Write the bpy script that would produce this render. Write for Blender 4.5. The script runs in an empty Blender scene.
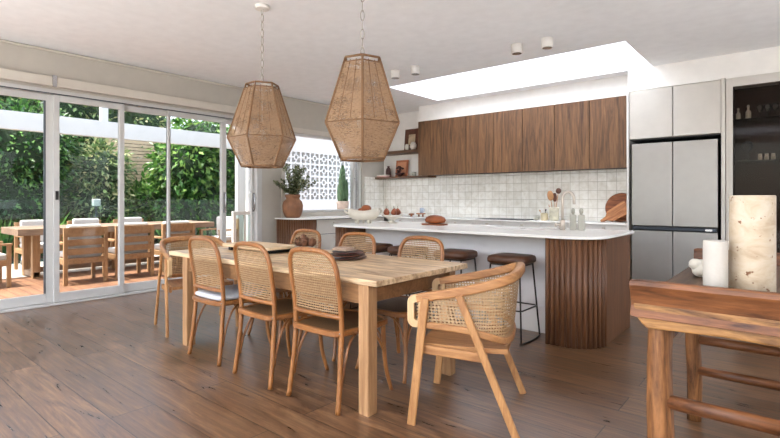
import bpy, math, random
import numpy as np
from mathutils import Vector, Matrix
random.seed(7); rng = np.random.default_rng(7)
R = math.radians
SC = bpy.context.scene
COL = SC.collection

# ------------------------------------------------------------------ materials
def srgb(*c):
    if len(c) == 1: h = c[0].lstrip('#'); c = [int(h[i:i+2], 16) for i in (0, 2, 4)]
    return tuple(((v/255)/12.92 if v/255 <= .04045 else ((v/255+.055)/1.055)**2.4) for v in c)+(1,)

class NT:
    def __init__(s, name):
        s.m = bpy.data.materials.new(name); s.m.use_nodes = True
        s.t = s.m.node_tree; s.n = s.t.nodes; s.l = s.t.links
        s.b = s.n['Principled BSDF']; s.out = s.n['Material Output']
    def add(s, t, **k):
        n = s.n.new(t)
        for a, v in k.items():
            if a.startswith('i_'):
                key = a[2:]; key = int(key) if key.isdigit() else key.replace('_', ' ')
                n.inputs[key].default_value = v
            else: setattr(n, a, v)
        return n
    def link(s, a, b): s.l.new(a, b)
    def coords(s, kind='Object', scale=(1, 1, 1), loc=(0, 0, 0), rot=(0, 0, 0)):
        tc = s.add('ShaderNodeTexCoord'); mp = s.add('ShaderNodeMapping')
        mp.inputs['Scale'].default_value = scale; mp.inputs['Location'].default_value = loc; mp.inputs['Rotation'].default_value = rot
        s.link(tc.outputs[kind], mp.inputs['Vector']); return mp.outputs[0]
    def noise(s, vec, scale=5, detail=3, rough=.5, dist=0):
        n = s.add('ShaderNodeTexNoise', i_Scale=scale, i_Detail=detail, i_Roughness=rough, i_Distortion=dist)
        s.link(vec, n.inputs['Vector']); return n.outputs['Fac']
    def ramp(s, fac, stops, interp='LINEAR'):
        r = s.add('ShaderNodeValToRGB'); cr = r.color_ramp; cr.interpolation = interp
        while len(cr.elements) < len(stops): cr.elements.new(.5)
        for e, (p, c) in zip(cr.elements, stops): e.position = p; e.color = c
        s.link(fac, r.inputs[0]); return r.outputs[0]
    def mix(s, a, b, fac, mode='MIX'):
        m = s.add('ShaderNodeMix', data_type='RGBA', blend_type=mode)
        for sock, v in ((m.inputs['Factor'], fac), (m.inputs['A'], a), (m.inputs['B'], b)):
            if isinstance(v, (int, float, tuple)): sock.default_value = v
            else: s.link(v, sock)
        return m.outputs['Result']
    def math(s, op, a, b=0):
        m = s.add('ShaderNodeMath', operation=op)
        for sock, v in ((m.inputs[0], a), (m.inputs[1], b)):
            if isinstance(v, (int, float)): sock.default_value = v
            else: s.link(v, sock)
        return m.outputs[0]
    def bump(s, h, strength=.2, dist=.01):
        b = s.add('ShaderNodeBump', i_Strength=strength, i_Distance=dist)
        s.link(h, b.inputs['Height']); s.link(b.outputs[0], s.b.inputs['Normal'])

def plain(name, col, rough=.5, metal=0, spec=.5, noise=0, nscale=8, bump=0):
    t = NT(name); c = srgb(*col) if isinstance(col, tuple) else srgb(col)
    t.b.inputs['Roughness'].default_value = rough; t.b.inputs['Metallic'].default_value = metal
    t.b.inputs['Specular IOR Level'].default_value = spec
    v = t.coords()
    n = t.noise(v, nscale, 4)
    k = max(noise, .03)
    d = tuple(x*(1-k) for x in c[:3])+(1,); u = tuple(min(1, x*(1+k)) for x in c[:3])+(1,)
    t.link(t.ramp(n, [(.3, d), (.7, u)]), t.b.inputs['Base Color'])
    if bump: t.bump(t.noise(v, nscale*4, 4), bump, .005)
    return t.m

def wood(name, dark, light, axis=0, scale=1, rough=.45, contrast=(.3, .7), bump=.1, stretch=14, spec=.4, knots=False):
    t = NT(name); s = [stretch*scale]*3; s[axis] = 1.0*scale
    v = t.coords('Object', tuple(s))
    oi = t.add('ShaderNodeObjectInfo'); vm = t.add('ShaderNodeVectorMath', operation='ADD'); 
    ml = t.math('MULTIPLY', oi.outputs['Random'], 37.0)
    t.link(v, vm.inputs[0]); t.link(ml, vm.inputs[1]); v = vm.outputs[0]
    a = t.noise(v, 1.6, 5, .6, 1.2); b = t.noise(v, 6, 4, .7)
    f = t.math('ADD', t.math('MULTIPLY', a, .7), t.math('MULTIPLY', b, .3))
    mid = tuple((x+y)/2 for x, y in zip(srgb(dark), srgb(light)))
    c = t.ramp(f, [(contrast[0], srgb(dark)), ((contrast[0]+contrast[1])/2, mid), (contrast[1], srgb(light))])
    if knots:
        v2 = t.coords('Object', (3, 3, 3)); k = t.noise(v2, 2.3, 3, .6, .5)
        c = t.mix(c, srgb('#3a2416'), t.ramp(k, [(.66, (0, 0, 0, 1)), (.76, (.75, .75, .75, 1))]))
    t.link(c, t.b.inputs['Base Color'])
    t.b.inputs['Roughness'].default_value = rough; t.b.inputs['Specular IOR Level'].default_value = spec
    t.bump(f, bump, .004)
    return t.m

def glass(name, tint=(.93, .96, .96), refl=1.0, rough=0):
    t = NT(name); t.n.remove(t.b)
    tr = t.add('ShaderNodeBsdfTransparent'); tr.inputs[0].default_value = tint+(1,)
    gl = t.add('ShaderNodeBsdfGlossy'); gl.inputs['Roughness'].default_value = rough
    fr = t.add('ShaderNodeFresnel', i_IOR=1.45)
    mx = t.add('ShaderNodeMixShader')
    t.link(t.math('MULTIPLY', fr.outputs[0], refl), mx.inputs[0]); t.link(tr.outputs[0], mx.inputs[1]); t.link(gl.outputs[0], mx.inputs[2])
    t.link(mx.outputs[0], t.out.inputs[0]); return t.m

def floor_mat():
    t = NT('oak_planks')
    v = t.coords('Object', (1, 1, 1), (0, -.106, 0))
    br = t.add('ShaderNodeTexBrick', offset=.37, offset_frequency=2)
    br.inputs['Scale'].default_value = 1; br.inputs['Mortar Size'].default_value = .0028; br.inputs['Mortar Smooth'].default_value = .15
    br.inputs['Brick Width'].default_value = 2.1; br.inputs['Row Height'].default_value = .236; br.inputs['Bias'].default_value = 0
    br.inputs['Color1'].default_value = (0, 0, 0, 1); br.inputs['Color2'].default_value = (1, 1, 1, 1); br.inputs['Mortar'].default_value = (.5, .5, .5, 1)
    t.link(v, br.inputs['Vector'])
    vm = t.add('ShaderNodeVectorMath', operation='MULTIPLY_ADD')
    t.link(br.outputs['Color'], vm.inputs[0]); vm.inputs[1].default_value = (9, 9, 9)
    mp = t.coords('Object', (1.1, 9, 1)); t.link(mp, vm.inputs[2])
    n = t.noise(vm.outputs[0], 1.5, 7, .68, 1.6)
    mp2 = t.coords('Object', (2, 60, 1)); n2 = t.noise(mp2, 1, 3, .6)
    c = t.ramp(n, [(.3, srgb('#422c1d')), (.5, srgb('#7a573c')), (.72, srgb('#a07b57'))])
    c = t.mix(c, srgb('#4d3624'), t.math('MULTIPLY', br.outputs['Color'], .5))
    c = t.mix(c, t.ramp(n2, [(.35, (.45, .45, .45, 1)), (.65, (1.1, 1.1, 1.1, 1))]), .6, 'MULTIPLY')
    c = t.mix(c, srgb('#1b130e'), br.outputs['Fac'])
    t.link(c, t.b.inputs['Base Color'])
    t.link(t.ramp(n, [(.3, (.26, .26, .26, 1)), (.7, (.40, .40, .40, 1))]), t.b.inputs['Roughness'])
    t.b.inputs['Specular IOR Level'].default_value = .95
    t.b.inputs['Coat Weight'].default_value = .0; t.b.inputs['Coat Roughness'].default_value = .3
    h = t.math('SUBTRACT', t.math('ADD', t.math('MULTIPLY', n, .5), t.math('MULTIPLY', n2, .25)), br.outputs['Fac'])
    t.bump(h, .3, .004)
    return t.m

def tile_mat():
    t = NT('zellige_tile')
    v = t.coords('UV')
    br = t.add('ShaderNodeTexBrick', offset=0)
    br.inputs['Scale'].default_value = 1; br.inputs['Mortar Size'].default_value = .0028; br.inputs['Mortar Smooth'].default_value = .3
    br.inputs['Brick Width'].default_value = .1325; br.inputs['Row Height'].default_value = .1325; br.inputs['Bias'].default_value = 0
    br.inputs['Color1'].default_value = (0, 0, 0, 1); br.inputs['Color2'].default_value = (1, 1, 1, 1)
    t.link(v, br.inputs['Vector'])
    c = t.mix(srgb('#ebe8e0'), srgb('#f8f6f0'), br.outputs['Color'])
    n = t.noise(t.coords('UV', (9, 9, 9)), 1.4, 3, .5, .4)
    c = t.mix(c, t.ramp(n, [(.3, srgb('#dcd7cc')), (.6, (1, 1, 1, 1))]), .5, 'MULTIPLY')
    c = t.mix(c, srgb('#bdb7aa'), br.outputs['Fac'])
    t.link(c, t.b.inputs['Base Color']); t.b.inputs['Roughness'].default_value = .12
    vm = t.add('ShaderNodeVectorMath', operation='MULTIPLY_ADD'); t.link(br.outputs['Color'], vm.inputs[0]); vm.inputs[1].default_value = (5, 5, 5); t.link(t.coords('UV', (11, 11, 11)), vm.inputs[2])
    n3 = t.noise(vm.outputs[0], 1, 2, .5)
    t.bump(t.math('SUBTRACT', t.math('MULTIPLY', n3, 1.6), br.outputs['Fac']), .55, .008)
    return t.m

def cane_mat(name, pitch=.0135, hole=.36, c1='#c79a66', c2='#e0bd8c', rows=False):
    t = NT(name); v = t.coords('UV', (1/pitch, 1/pitch, 1))
    sx = t.add('ShaderNodeSeparateXYZ'); t.link(v, sx.inputs[0])
    fx = t.math('SUBTRACT', t.math('FRACT', sx.outputs[0]), .5); fy = t.math('SUBTRACT', t.math('FRACT', sx.outputs[1]), .5)
    ay = t.math('MULTIPLY', fy, 1.25 if not rows else 1.6)
    d = t.math('SQRT', t.math('ADD', t.math('MULTIPLY', fx, fx), t.math('MULTIPLY', ay, ay)))
    a = t.math('GREATER_THAN', d, hole)
    n = t.noise(t.coords('UV', (30, 260, 1)), 1, 3, .7)
    t.link(t.ramp(n, [(.3, srgb(c1)), (.7, srgb(c2))]), t.b.inputs['Base Color'])
    t.link(a, t.b.inputs['Alpha']); t.b.inputs['Roughness'].default_value = .5
    t.bump(d, .4, .003)
    return t.m

def jute_mat():
    t = NT('woven_jute')
    v = t.coords('Object', (40, 40, 330)); a = t.noise(v, 1, 3, .75)
    vv = t.coords('UV', (330, 14, 1)); b = t.noise(vv, 1, 3, .75)
    v2 = t.coords('Object', (5, 5, 9)); lo = t.noise(v2, 1, 3, .6)
    s = t.math('ADD', t.math('ADD', t.math('MULTIPLY', a, .42), t.math('MULTIPLY', b, .28)), t.math('MULTIPLY', lo, .3))
    al = t.ramp(s, [(.42, (.1, .1, .1, 1)), (.5, (.88, .88, .88, 1))])
    t.link(al, t.b.inputs['Alpha'])
    t.link(t.ramp(a, [(.3, srgb('#8b6d53')), (.7, srgb('#c0a284'))]), t.b.inputs['Base Color'])
    t.b.inputs['Roughness'].default_value = .8; t.b.inputs['Specular IOR Level'].default_value = .1
    tl = t.add('ShaderNodeBsdfTranslucent'); tl.inputs[0].default_value = srgb('#bd9f80')
    mx = t.add('ShaderNodeMixShader'); mx.inputs[0].default_value = .35
    # translucency only where there is thread
    tr = t.add('ShaderNodeBsdfTransparent'); m2 = t.add('ShaderNodeMixShader')
    t.link(al, m2.inputs[0]); t.link(tr.outputs[0], m2.inputs[1]); t.link(tl.outputs[0], m2.inputs[2])
    t.link(t.b.outputs[0], mx.inputs[1]); t.link(m2.outputs[0], mx.inputs[2]); t.link(mx.outputs[0], t.out.inputs[0])
    t.bump(a, .4, .004)
    return t.m

def leaf_mat(name, dark, mid, light, rough=.35, trans=.25):
    t = NT(name); g = t.add('ShaderNodeNewGeometry')
    c = t.ramp(g.outputs['Random Per Island'], [(0, srgb(dark)), (.6, srgb(mid)), (1, srgb(light))])
    t.link(c, t.b.inputs['Base Color']); t.b.inputs['Roughness'].default_value = rough
    tl = t.add('ShaderNodeBsdfTranslucent'); t.link(c, tl.inputs[0])
    mx = t.add('ShaderNodeMixShader'); mx.inputs[0].default_value = trans
    t.link(t.b.outputs[0], mx.inputs[1]); t.link(tl.outputs[0], mx.inputs[2]); t.link(mx.outputs[0], t.out.inputs[0])
    return t.m

def board_mat(name, axis, pitch, gap, col, dark, light, cg):
    """boards with gaps drawn as grooves; axis = coordinate that counts boards, in object space"""
    t = NT(name); v = t.coords()
    sx = t.add('ShaderNodeSeparateXYZ'); t.link(v, sx.inputs[0])
    u = t.math('DIVIDE', sx.outputs[axis], pitch); fr = t.math('FRACT', u); fl = t.math('FLOOR', u)
    g = t.math('LESS_THAN', fr, gap)
    sc = [1, 1, 1]; sc[axis] = 12
    w = t.add('ShaderNodeVectorMath', operation='MULTIPLY_ADD'); cb = t.add('ShaderNodeCombineXYZ')
    for i in range(3): t.link(fl, cb.inputs[i])
    t.link(cb.outputs[0], w.inputs[0]); w.inputs[1].default_value = (3.7, 5.1, 2.3); t.link(t.coords('Object', tuple(sc)), w.inputs[2])
    n = t.noise(w.outputs[0], 1.2, 5, .6, .5)
    c = t.mix(t.ramp(n, [(.3, srgb(dark)), (.7, srgb(light))]), srgb(cg), g)
    t.link(c, t.b.inputs['Base Color']); t.b.inputs['Roughness'].default_value = .6
    t.bump(t.math('SUBTRACT', t.math('MULTIPLY', n, .2), g), .5, .006)
    return t.m

M = {}
M['floor'] = floor_mat(); M['tile'] = tile_mat()
M['ceil'] = plain('ceiling_paint', '#f5f6f7', .85)
M['wall'] = plain('greige_wall_paint', '#b9b3a8', .8)
M['white_wall'] = plain('white_wall_paint', '#ece9e3', .8)
M['trim'] = plain('trim_paint', '#c9c2b6', .6)
M['alu'] = plain('pale_aluminium', '#c2c1be', .4, .0)
M['alu_dark'] = plain('dark_seal', '#41464c', .5)
M['black'] = plain('black_plastic', '#121212', .45)
M['glass'] = glass('tinted_door_glass', (.90, .91, .905), .3)
M['glass_dark'] = glass('smoked_glass', (.8, .77, .74), .16)
M['glass_clear'] = glass('clear_glass', (.9, .93, .92))
M['glass_pool'] = glass('pool_fence_glass', (.84, .93, .92))
M['cab'] = plain('grey_white_lacquer', '#c8c3ba', .5)
M['cabw'] = plain('white_lacquer', '#dcd9d5', .5)
M['panel'] = plain('island_panel_paint', '#dedad9', .6)
M['stone'] = plain('white_stone', '#f1efeb', .25, noise=.012, nscale=3)
M['walnut'] = wood('walnut_veneer', '#412b1e', '#85603f', 2, .8, .5, (.33, .67), .05, 13)
M['walnut_b'] = wood('walnut_batten', '#4c3020', '#7e5539', 2, 1, .42, (.3, .7), .05, 14)
M['walnut_shelf'] = wood('walnut_shelf', '#4a3323', '#6f4f36', 0, 1, .5)
M['walnut_dark'] = wood('dark_cabinet_lining', '#2c201a', '#463229', 2, 1, .6)
M['steel'] = plain('fridge_steel', '#979490', .38, .55, noise=.03)
M['steel_dark'] = plain('dark_handle_metal', '#3b4048', .3, .8)
M['bent'] = wood('honey_bentwood', '#70431f', '#a8703e', 2, 3, .3, (.3, .7), .03, 6, .5)
M['bent_seat'] = wood('honey_bentwood_rail', '#70431f', '#a8703e', 0, 3, .3, (.3, .7), .03, 6, .5)
M['cane'] = cane_mat('cane_webbing', .0150, .44, '#7c5d3e', '#b3936c', True)
M['cane_big'] = cane_mat('open_cane_webbing', .0170, .34, '#8a6a48', '#ba9c74')
M['cane_seat'] = cane_mat('dark_cane_seat', .012, .1, '#51371f', '#7a5a3a')
M['cushion'] = plain('grey_seat_pad', '#bfc0c4', .9, noise=.08, nscale=60)
M['teak'] = wood('pale_teak', '#8a5a35', '#c4935f', 2, 2, .45, (.3, .7), .05, 8)
M['teak_x'] = wood('pale_teak_rail', '#80502e', '#bd8b59', 1, 2, .45, (.3, .7), .05, 8)
M['teak_pale'] = wood('pale_end_grain', '#b89468', '#cfb086', 2, 2, .5)
M['table'] = wood('reclaimed_elm_top', '#7a5636', '#dcc09a', 0, .9, .38, (.34, .56), .05, 7, .5, True)
M['table_y'] = wood('elm_apron', '#664528', '#9a7049', 0, 1.5, .5, (.3, .7), .1, 9)
M['table_leg'] = wood('elm_leg', '#86613f', '#bd9268', 2, 1.5, .5, (.3, .7), .1, 9)
M['riser_pale'] = wood('riser_board', '#c8ab86', '#e3cba8', 0, 1.5, .5)
M['old'] = wood('old_elm', '#3a1e0f', '#8a5733', 0, 1.6, .45, (.35, .63), .35, 8, .4, True)
M['old_pale'] = wood('old_elm_pale', '#4a2a14', '#b8864f', 0, 1.8, .5, (.34, .62), .5, 7, .4, True)
M['old_leg'] = wood('old_elm_leg', '#412410', '#a06c40', 2, 1.6, .5, (.34, .64), .5, 7, .4, True)
M['old_top'] = wood('old_elm_boards', '#3c2b1e', '#6f553e', 1, 1.4, .55, (.3, .7), .3, 9)
M['jute'] = jute_mat()
M['jute_rib'] = plain('jute_binding', '#7d5d40', .9, noise=.15, nscale=60)
M['white_metal'] = plain('white_powdercoat', '#e6e2db', .5)
M['chain_grey'] = plain('chain_grey_metal', '#a9a39a', .4, .4)
M['leather'] = plain('brown_leather', '#54331f', .42, noise=.25, nscale=12, bump=.15)
M['iron'] = plain('blackened_steel', '#3a342f', .35, .7)
M['tap'] = plain('warm_nickel', '#c4b9ad', .35, .45)
M['ceramic'] = plain('speckled_ceramic', '#d6cfc1', .55, noise=.07, nscale=9, bump=.2)
M['stoneware'] = plain('grey_stoneware', '#aaa79b', .6, noise=.06)
M['mugm'] = plain('pale_blue_glaze', '#a5afbc', .3)
M['terra'] = plain('terracotta_pot', '#d8c2b2', .85, noise=.1, nscale=20, bump=.2)
M['vase'] = plain('brown_ribbed_clay', '#8a5f42', .6, noise=.25, nscale=10, bump=.4)
M['plum'] = plain('plum_glaze', '#4b2620', .35, noise=.15)
M['napkin'] = plain('taupe_linen', '#a88f7c', .9, noise=.1, nscale=50)
M['bread'] = plain('bread_crust', '#8a4a26', .6, noise=.4, nscale=9, bump=.5)
M['pear'] = plain('brown_pear', '#8f4a2c', .4, noise=.3, nscale=14)
M['stem'] = plain('dark_stem', '#3c2a1a', .8)
M['acacia'] = wood('acacia_board', '#5a2f1c', '#a0603a', 0, 2, .4, (.35, .62), .05, 10)
M['acacia_l'] = wood('acacia_board_light', '#7c4528', '#c58757', 0, 2, .4, (.35, .62), .05, 10)
M['spoon'] = wood('spoon_wood', '#9c6a42', '#c9986a', 2, 3, .5)
M['brown'] = plain('dark_brown_wood', '#5a3322', .5, noise=.3, nscale=12)
M['redbrown'] = plain('dried_flower_head', '#6b4630', .9, noise=.4, nscale=20)
M['bark'] = plain('bark', '#7b6048', .9, noise=.3, nscale=8)
M['deck'] = board_mat('deck_boards', 1, .14, .05, 0, '#6b4833', '#936a4c', '#3c2415')
M['paving'] = plain('pale_paving', '#b5ada2', .8, noise=.08, nscale=2)
M['beam'] = plain('pergola_paint', '#cfcec9', .6)
M['bb'] = plain('breeze_block_paint', '#dcdcda', .8)
M['slatf'] = board_mat('cedar_slats', 2, .085, .12, 0, '#c7a688', '#e4c9ae', '#7a614c')
M['out_teak'] = wood('outdoor_teak', '#80603f', '#b08a64', 1, 1.5, .6, (.3, .7), .1, 8)
M['out_teak_z'] = wood('outdoor_teak_post', '#80603f', '#b5906a', 2, 1.5, .6, (.3, .7), .1, 8)
M['out_grey'] = wood('weathered_teak', '#6e5644', '#a08770', 1, 1.2, .7, (.3, .7), .2, 8)
M['out_cush'] = plain('outdoor_cushion', '#b8b5b1', .9, noise=.05, nscale=40)
M['water'] = plain('pool_water', '#5fa3a8', .06, 0, .6)
M['fence'] = plain('dark_fence_paint', '#3a3d3c', .8)
M['soil'] = plain('soil', '#4a3c2c', .95, noise=.3)
M['leafA'] = leaf_mat('leaf_deep', '#1e3a1c', '#3d6a2e', '#7fa657')
M['leafB'] = leaf_mat('leaf_bright', '#24491d', '#4c7a33', '#9fbd66', .35, .35)
M['leafC'] = leaf_mat('leaf_olive', '#3a5230', '#6f8a52', '#c4bd8c', .5)
M['leafD'] = leaf_mat('leaf_vase', '#4a5538', '#7b8660', '#a9b08c', .5)
M['pinkl'] = leaf_mat('leaf_pink', '#6a4a40', '#9a6c62', '#b99084', .6)
M['dryleaf'] = leaf_mat('leaf_dry', '#3a2618', '#6a4a30', '#94714c', .7)
M['cactus'] = plain('cactus_skin', '#587652', .6, noise=.15, nscale=14)
M['chrome'] = plain('brushed_chrome', '#b9b9ba', .25, .85)
M['opal'] = None
t = NT('opal_skylight'); t.n.remove(t.b); tl = t.add('ShaderNodeBsdfTranslucent'); tl.inputs[0].default_value = (.86, .885, .92, 1); t.link(tl.outputs[0], t.out.inputs[0]); M['opal'] = t.m
t = NT('opal_added_light'); t.n.remove(t.b); tl = t.add('ShaderNodeBsdfTranslucent'); tl.inputs[0].default_value = (.9, .92, .95, 1); t.link(tl.outputs[0], t.out.inputs[0]); M['opal_added'] = t.m  # for the roof light added out of view
def travertine():
    t = NT('pitted_travertine'); v = t.coords('Object', (1, 1, 1.6))
    a = t.noise(v, 9, 5, .6, .6); b = t.noise(t.coords(), 34, 3, .6); 
    c = t.ramp(a, [(.3, srgb('#a58e73')), (.5, srgb('#bfae96')), (.7, srgb('#cabfad'))])
    c = t.mix(c, srgb('#7c4d2e'), t.ramp(b, [(.64, (0, 0, 0, 1)), (.68, (.9, .9, .9, 1))]))
    t.link(c, t.b.inputs['Base Color']); t.b.inputs['Roughness'].default_value = .7
    t.bump(t.ramp(b, [(.64, (1, 1, 1, 1)), (.74, (0, 0, 0, 1))]), .6, .01); return t.m
M['trav'] = travertine()
M['pale_trav'] = plain('pale_plaster', '#bfb9b0', .8, noise=.06, nscale=14, bump=.4)

# ------------------------------------------------------------------ mesh builder
def catmull(pts, n=6, closed=False):
    P_ = [Vector(p) for p in pts]; N = len(P_); out = []
    rngi = range(N if closed else N-1)
    for i in rngi:
        if closed: a, b, c, d = P_[(i-1) % N], P_[i], P_[(i+1) % N], P_[(i+2) % N]
        else: a, b, c, d = P_[max(i-1, 0)], P_[i], P_[i+1], P_[min(i+2, N-1)]
        for k in range(n):
            t_ = k/n
            out.append(.5*((2*b)+(-a+c)*t_+(2*a-5*b+4*c-d)*t_*t_+(-a+3*b-3*c+d)*t_**3))
    if not closed: out.append(P_[-1])
    return out

class MB:
    def __init__(s): s.v = []; s.f = []; s.uv = None; s.sm = []
    def add(s, vs, fs, smooth=False):
        o = len(s.v); s.v += [tuple(v) for v in vs]; s.f += [tuple(i+o for i in f) for f in fs]; s.sm += [smooth]*len(fs); return s
    def box(s, c, d, rot=None):
        x, y, z = d[0]/2, d[1]/2, d[2]/2
        vs = [Vector((i*x, j*y, k*z)) for i in (-1, 1) for j in (-1, 1) for k in (-1, 1)]
        if rot: vs = [rot @ v for v in vs]
        c = Vector(c); vs = [v+c for v in vs]
        return s.add(vs, [(0, 1, 3, 2), (4, 6, 7, 5), (0, 4, 5, 1), (2, 3, 7, 6), (0, 2, 6, 4), (1, 5, 7, 3)])
    def bb(s, x0, x1, y0, y1, z0, z1): return s.box(((x0+x1)/2, (y0+y1)/2, (z0+z1)/2), (abs(x1-x0), abs(y1-y0), abs(z1-z0)))
    def rings(s, rs, smooth=True, cap=True, closed=False):
        n = len(rs[0]); vs = [p for r in rs for p in r]; fs = []
        m = len(rs)
        for i in range(m if closed else m-1):
            j = (i+1) % m
            for k in range(n):
                l = (k+1) % n; fs.append((i*n+k, i*n+l, j*n+l, j*n+k))
        s.add(vs, fs, smooth)
        if cap and not closed:
            o = len(s.v)-len(vs)
            s.f.append(tuple(o+k for k in range(n))[::-1]); s.f.append(tuple(o+(m-1)*n+k for k in range(n))); s.sm += [False]*2
        return s
    def frames(s, path, closed, up):
        P_ = [Vector(p) for p in path]; N = len(P_); out = []
        for i in range(N):
            if closed: t_ = P_[(i+1) % N]-P_[i-1]
            else: t_ = P_[min(i+1, N-1)]-P_[max(i-1, 0)]
            t_.normalize(); 
            u = Vector(up) if up else (Vector((0, 0, 1)) if abs(t_.z) < .9 else Vector((1, 0, 0)))
            if out and not up:
                u = out[-1][2]
            b = t_.cross(u)
            if b.length < 1e-4: b = t_.cross(Vector((0, 1, .01)))
            b.normalize(); n = b.cross(t_).normalized(); out.append((P_[i], b, n))
        return out
    def tube(s, path, r, n=8, closed=False, sy=1):
        fr = s.frames(path, closed, None); rr = r if isinstance(r, (list, tuple)) else [r]*len(fr)
        if len(rr) != len(fr): rr = [rr[0]+(rr[-1]-rr[0])*i/(len(fr)-1) for i in range(len(fr))] if len(rr) == 2 else list(np.interp(np.linspace(0, 1, len(fr)), np.linspace(0, 1, len(rr)), rr))
        return s.rings([[p+b*math.cos(2*math.pi*k/n)*q+m*math.sin(2*math.pi*k/n)*q*sy for k in range(n)] for (p, b, m), q in zip(fr, rr)], True, True, closed)
    def strip(s, path, w, h, up=(0, 0, 1), closed=False, ws=None):
        """rounded-rectangle section swept: w sideways, h along up"""
        fr = s.frames(path, closed, up); rs = []
        c = .22
        for i, (p, b, m) in enumerate(fr):
            ww = w if ws is None else w*np.interp(i/(len(fr)-1), np.linspace(0, 1, len(ws)), ws)
            x, y = ww/2, h/2; k = min(x, y)*2*c
            sec = [(x, -y+k), (x, y-k), (x-k, y), (-x+k, y), (-x, y-k), (-x, -y+k), (-x+k, -y), (x-k, -y)]
            rs.append([p+b*a+m*d for a, d in sec])
        return s.rings(rs, False, True, closed)
    def lathe(s, prof, n=24, c=(0, 0, 0), rib=0, nr=0):
        rs = []
        for r, z in prof:
            rs.append([(c[0]+(r*(1+rib*math.cos(nr*2*math.pi*k/n)))*math.cos(2*math.pi*k/n), c[1]+(r*(1+rib*math.cos(nr*2*math.pi*k/n)))*math.sin(2*math.pi*k/n), c[2]+z) for k in range(n)])
        return s.rings(rs, True, True)
    def cyl(s, c, r, h, n=20): return s.lathe([(r, 0), (r, h)], n, c)
    def ball(s, c, r, n=12, jit=0):
        sx, sy, sz = (r if isinstance(r, tuple) else (r, r, r)); rs = []
        for i in range(1, n):
            a = math.pi*i/n
            rs.append([(c[0]+sx*math.sin(a)*math.cos(2*math.pi*k/(n*2))*(1+random.uniform(-jit, jit)), c[1]+sy*math.sin(a)*math.sin(2*math.pi*k/(n*2))*(1+random.uniform(-jit, jit)), c[2]-sz*math.cos(a)) for k in range(n*2)])
        return s.rings(rs, True, True)
    def prism(s, poly, z0, z1, axis=2, smooth=False):
        """poly of 2D points extruded between z0 and z1 along axis"""
        def q(a, b, z): return (a, b, z) if axis == 2 else ((a, z, b) if axis == 1 else (z, a, b))
        return s.rings([[q(a, b, z0) for a, b in poly], [q(a, b, z1) for a, b in poly]], smooth, True)
    def build(s, name, mat, parent=None, bevel=0, loc=None, uv=None, seg=2, sub=0, fixn=True):
        me = bpy.data.meshes.new(name); me.from_pydata(s.v, [], s.f)
        me.polygons.foreach_set('use_smooth', s.sm)
        if fixn:
            import bmesh
            bm = bmesh.new(); bm.from_mesh(me); bmesh.ops.recalc_face_normals(bm, faces=bm.faces); bm.to_mesh(me); bm.free()
        ul = me.uv_layers.new(name='UVMap')
        if s.uv is not None or uv is not None:
            src = s.uv if s.uv is not None else uv
            data = [c for l in me.loops for c in src[l.vertex_index]]
        else:
            data = []
            vs = me.vertices
            for p in me.polygons:
                n = p.normal; a = max(range(3), key=lambda i: abs(n[i])); i, j = ((1, 2), (0, 2), (0, 1))[a]
                for li in p.loop_indices:
                    co = vs[me.loops[li].vertex_index].co; data += [co[i], co[j]]
        ul.data.foreach_set('uv', data)
        if mat: me.materials.append(mat if not isinstance(mat, str) else M[mat])
        o = bpy.data.objects.new(name, me); COL.objects.link(o)
        if parent: o.parent = parent
        if loc: o.location = loc
        if bevel:
            b = o.modifiers.new('b', 'BEVEL'); b.width = bevel; b.segments = seg; b.limit_method = 'ANGLE'; b.angle_limit = R(40)
        if sub:
            b = o.modifiers.new('s', 'SUBSURF'); b.levels = sub; b.render_levels = sub
        return o

def tag(o, label=None, cat=None, group=None, kind=None):
    if label: o['label'] = label
    if cat: o['category'] = cat
    if group: o['group'] = group
    if kind: o['kind'] = kind
    return o
def thing(name, label, cat, loc=(0, 0, 0), rz=0, group=None):
    o = bpy.data.objects.new(name, None); COL.objects.link(o); o.empty_display_size = .1
    o.location = loc; o.rotation_euler = (0, 0, rz); return tag(o, label, cat, group)
def copy_tree(o, parent=None):
    kids = [c for c in o.children]
    c = o.copy(); COL.objects.link(c)
    if parent: c.parent = parent
    for k in kids: copy_tree(k, c)
    return c
def dup(o, loc, rz, label, group=None):
    c = copy_tree(o); c.location = loc; c.rotation_euler = (0, 0, rz); c['label'] = label
    if group: c['group'] = group
    return c
def struct(mb, name, mat, **k): return tag(mb.build(name, mat, **k), kind='structure')
def roundrect(x0, x1, y0, y1, r, n=6, corners=(1, 1, 1, 1)):
    out = []
    for i, (cx, cy, a0) in enumerate(((x1, y1, 0), (x0, y1, 90), (x0, y0, 180), (x1, y0, 270))):
        rr = r*corners[i] if not isinstance(r, (list, tuple)) else r[i]
        if rr <= 0: out.append((cx, cy)); continue
        ox = cx-rr if cx == x1 else cx+rr; oy = cy-rr if cy == y1 else cy+rr
        for k in range(n+1):
            a = R(a0+90*k/n); out.append((ox+rr*math.cos(a), oy+rr*math.sin(a)))
    return out

# ------------------------------------------------------------------ room constants
XW = -6.41; YB = 7.45; ZC = 2.88; XR = 2.2; YF = -2.6
SKX0, SKX1, SKY0, SKY1 = -4.70, -1.40, 5.57, 6.86
Y_D0 = 0.2   # first door panel start
# floor
struct(MB().bb(XW-.02, XR+.1, YF-.1, YB+.1, -.12, 0), 'floor', 'floor')
tag(MB().bb(-6.0, 1.9, -2.45, -.55, .0005, .012).build('bounce_sheet', plain('pale_bounce', '#e9e6e1', .95)), 'large pale rug on the floor of the living end, behind the dining area', 'reflector')  # added pale sheet, throws daylight up to the ceiling
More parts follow.
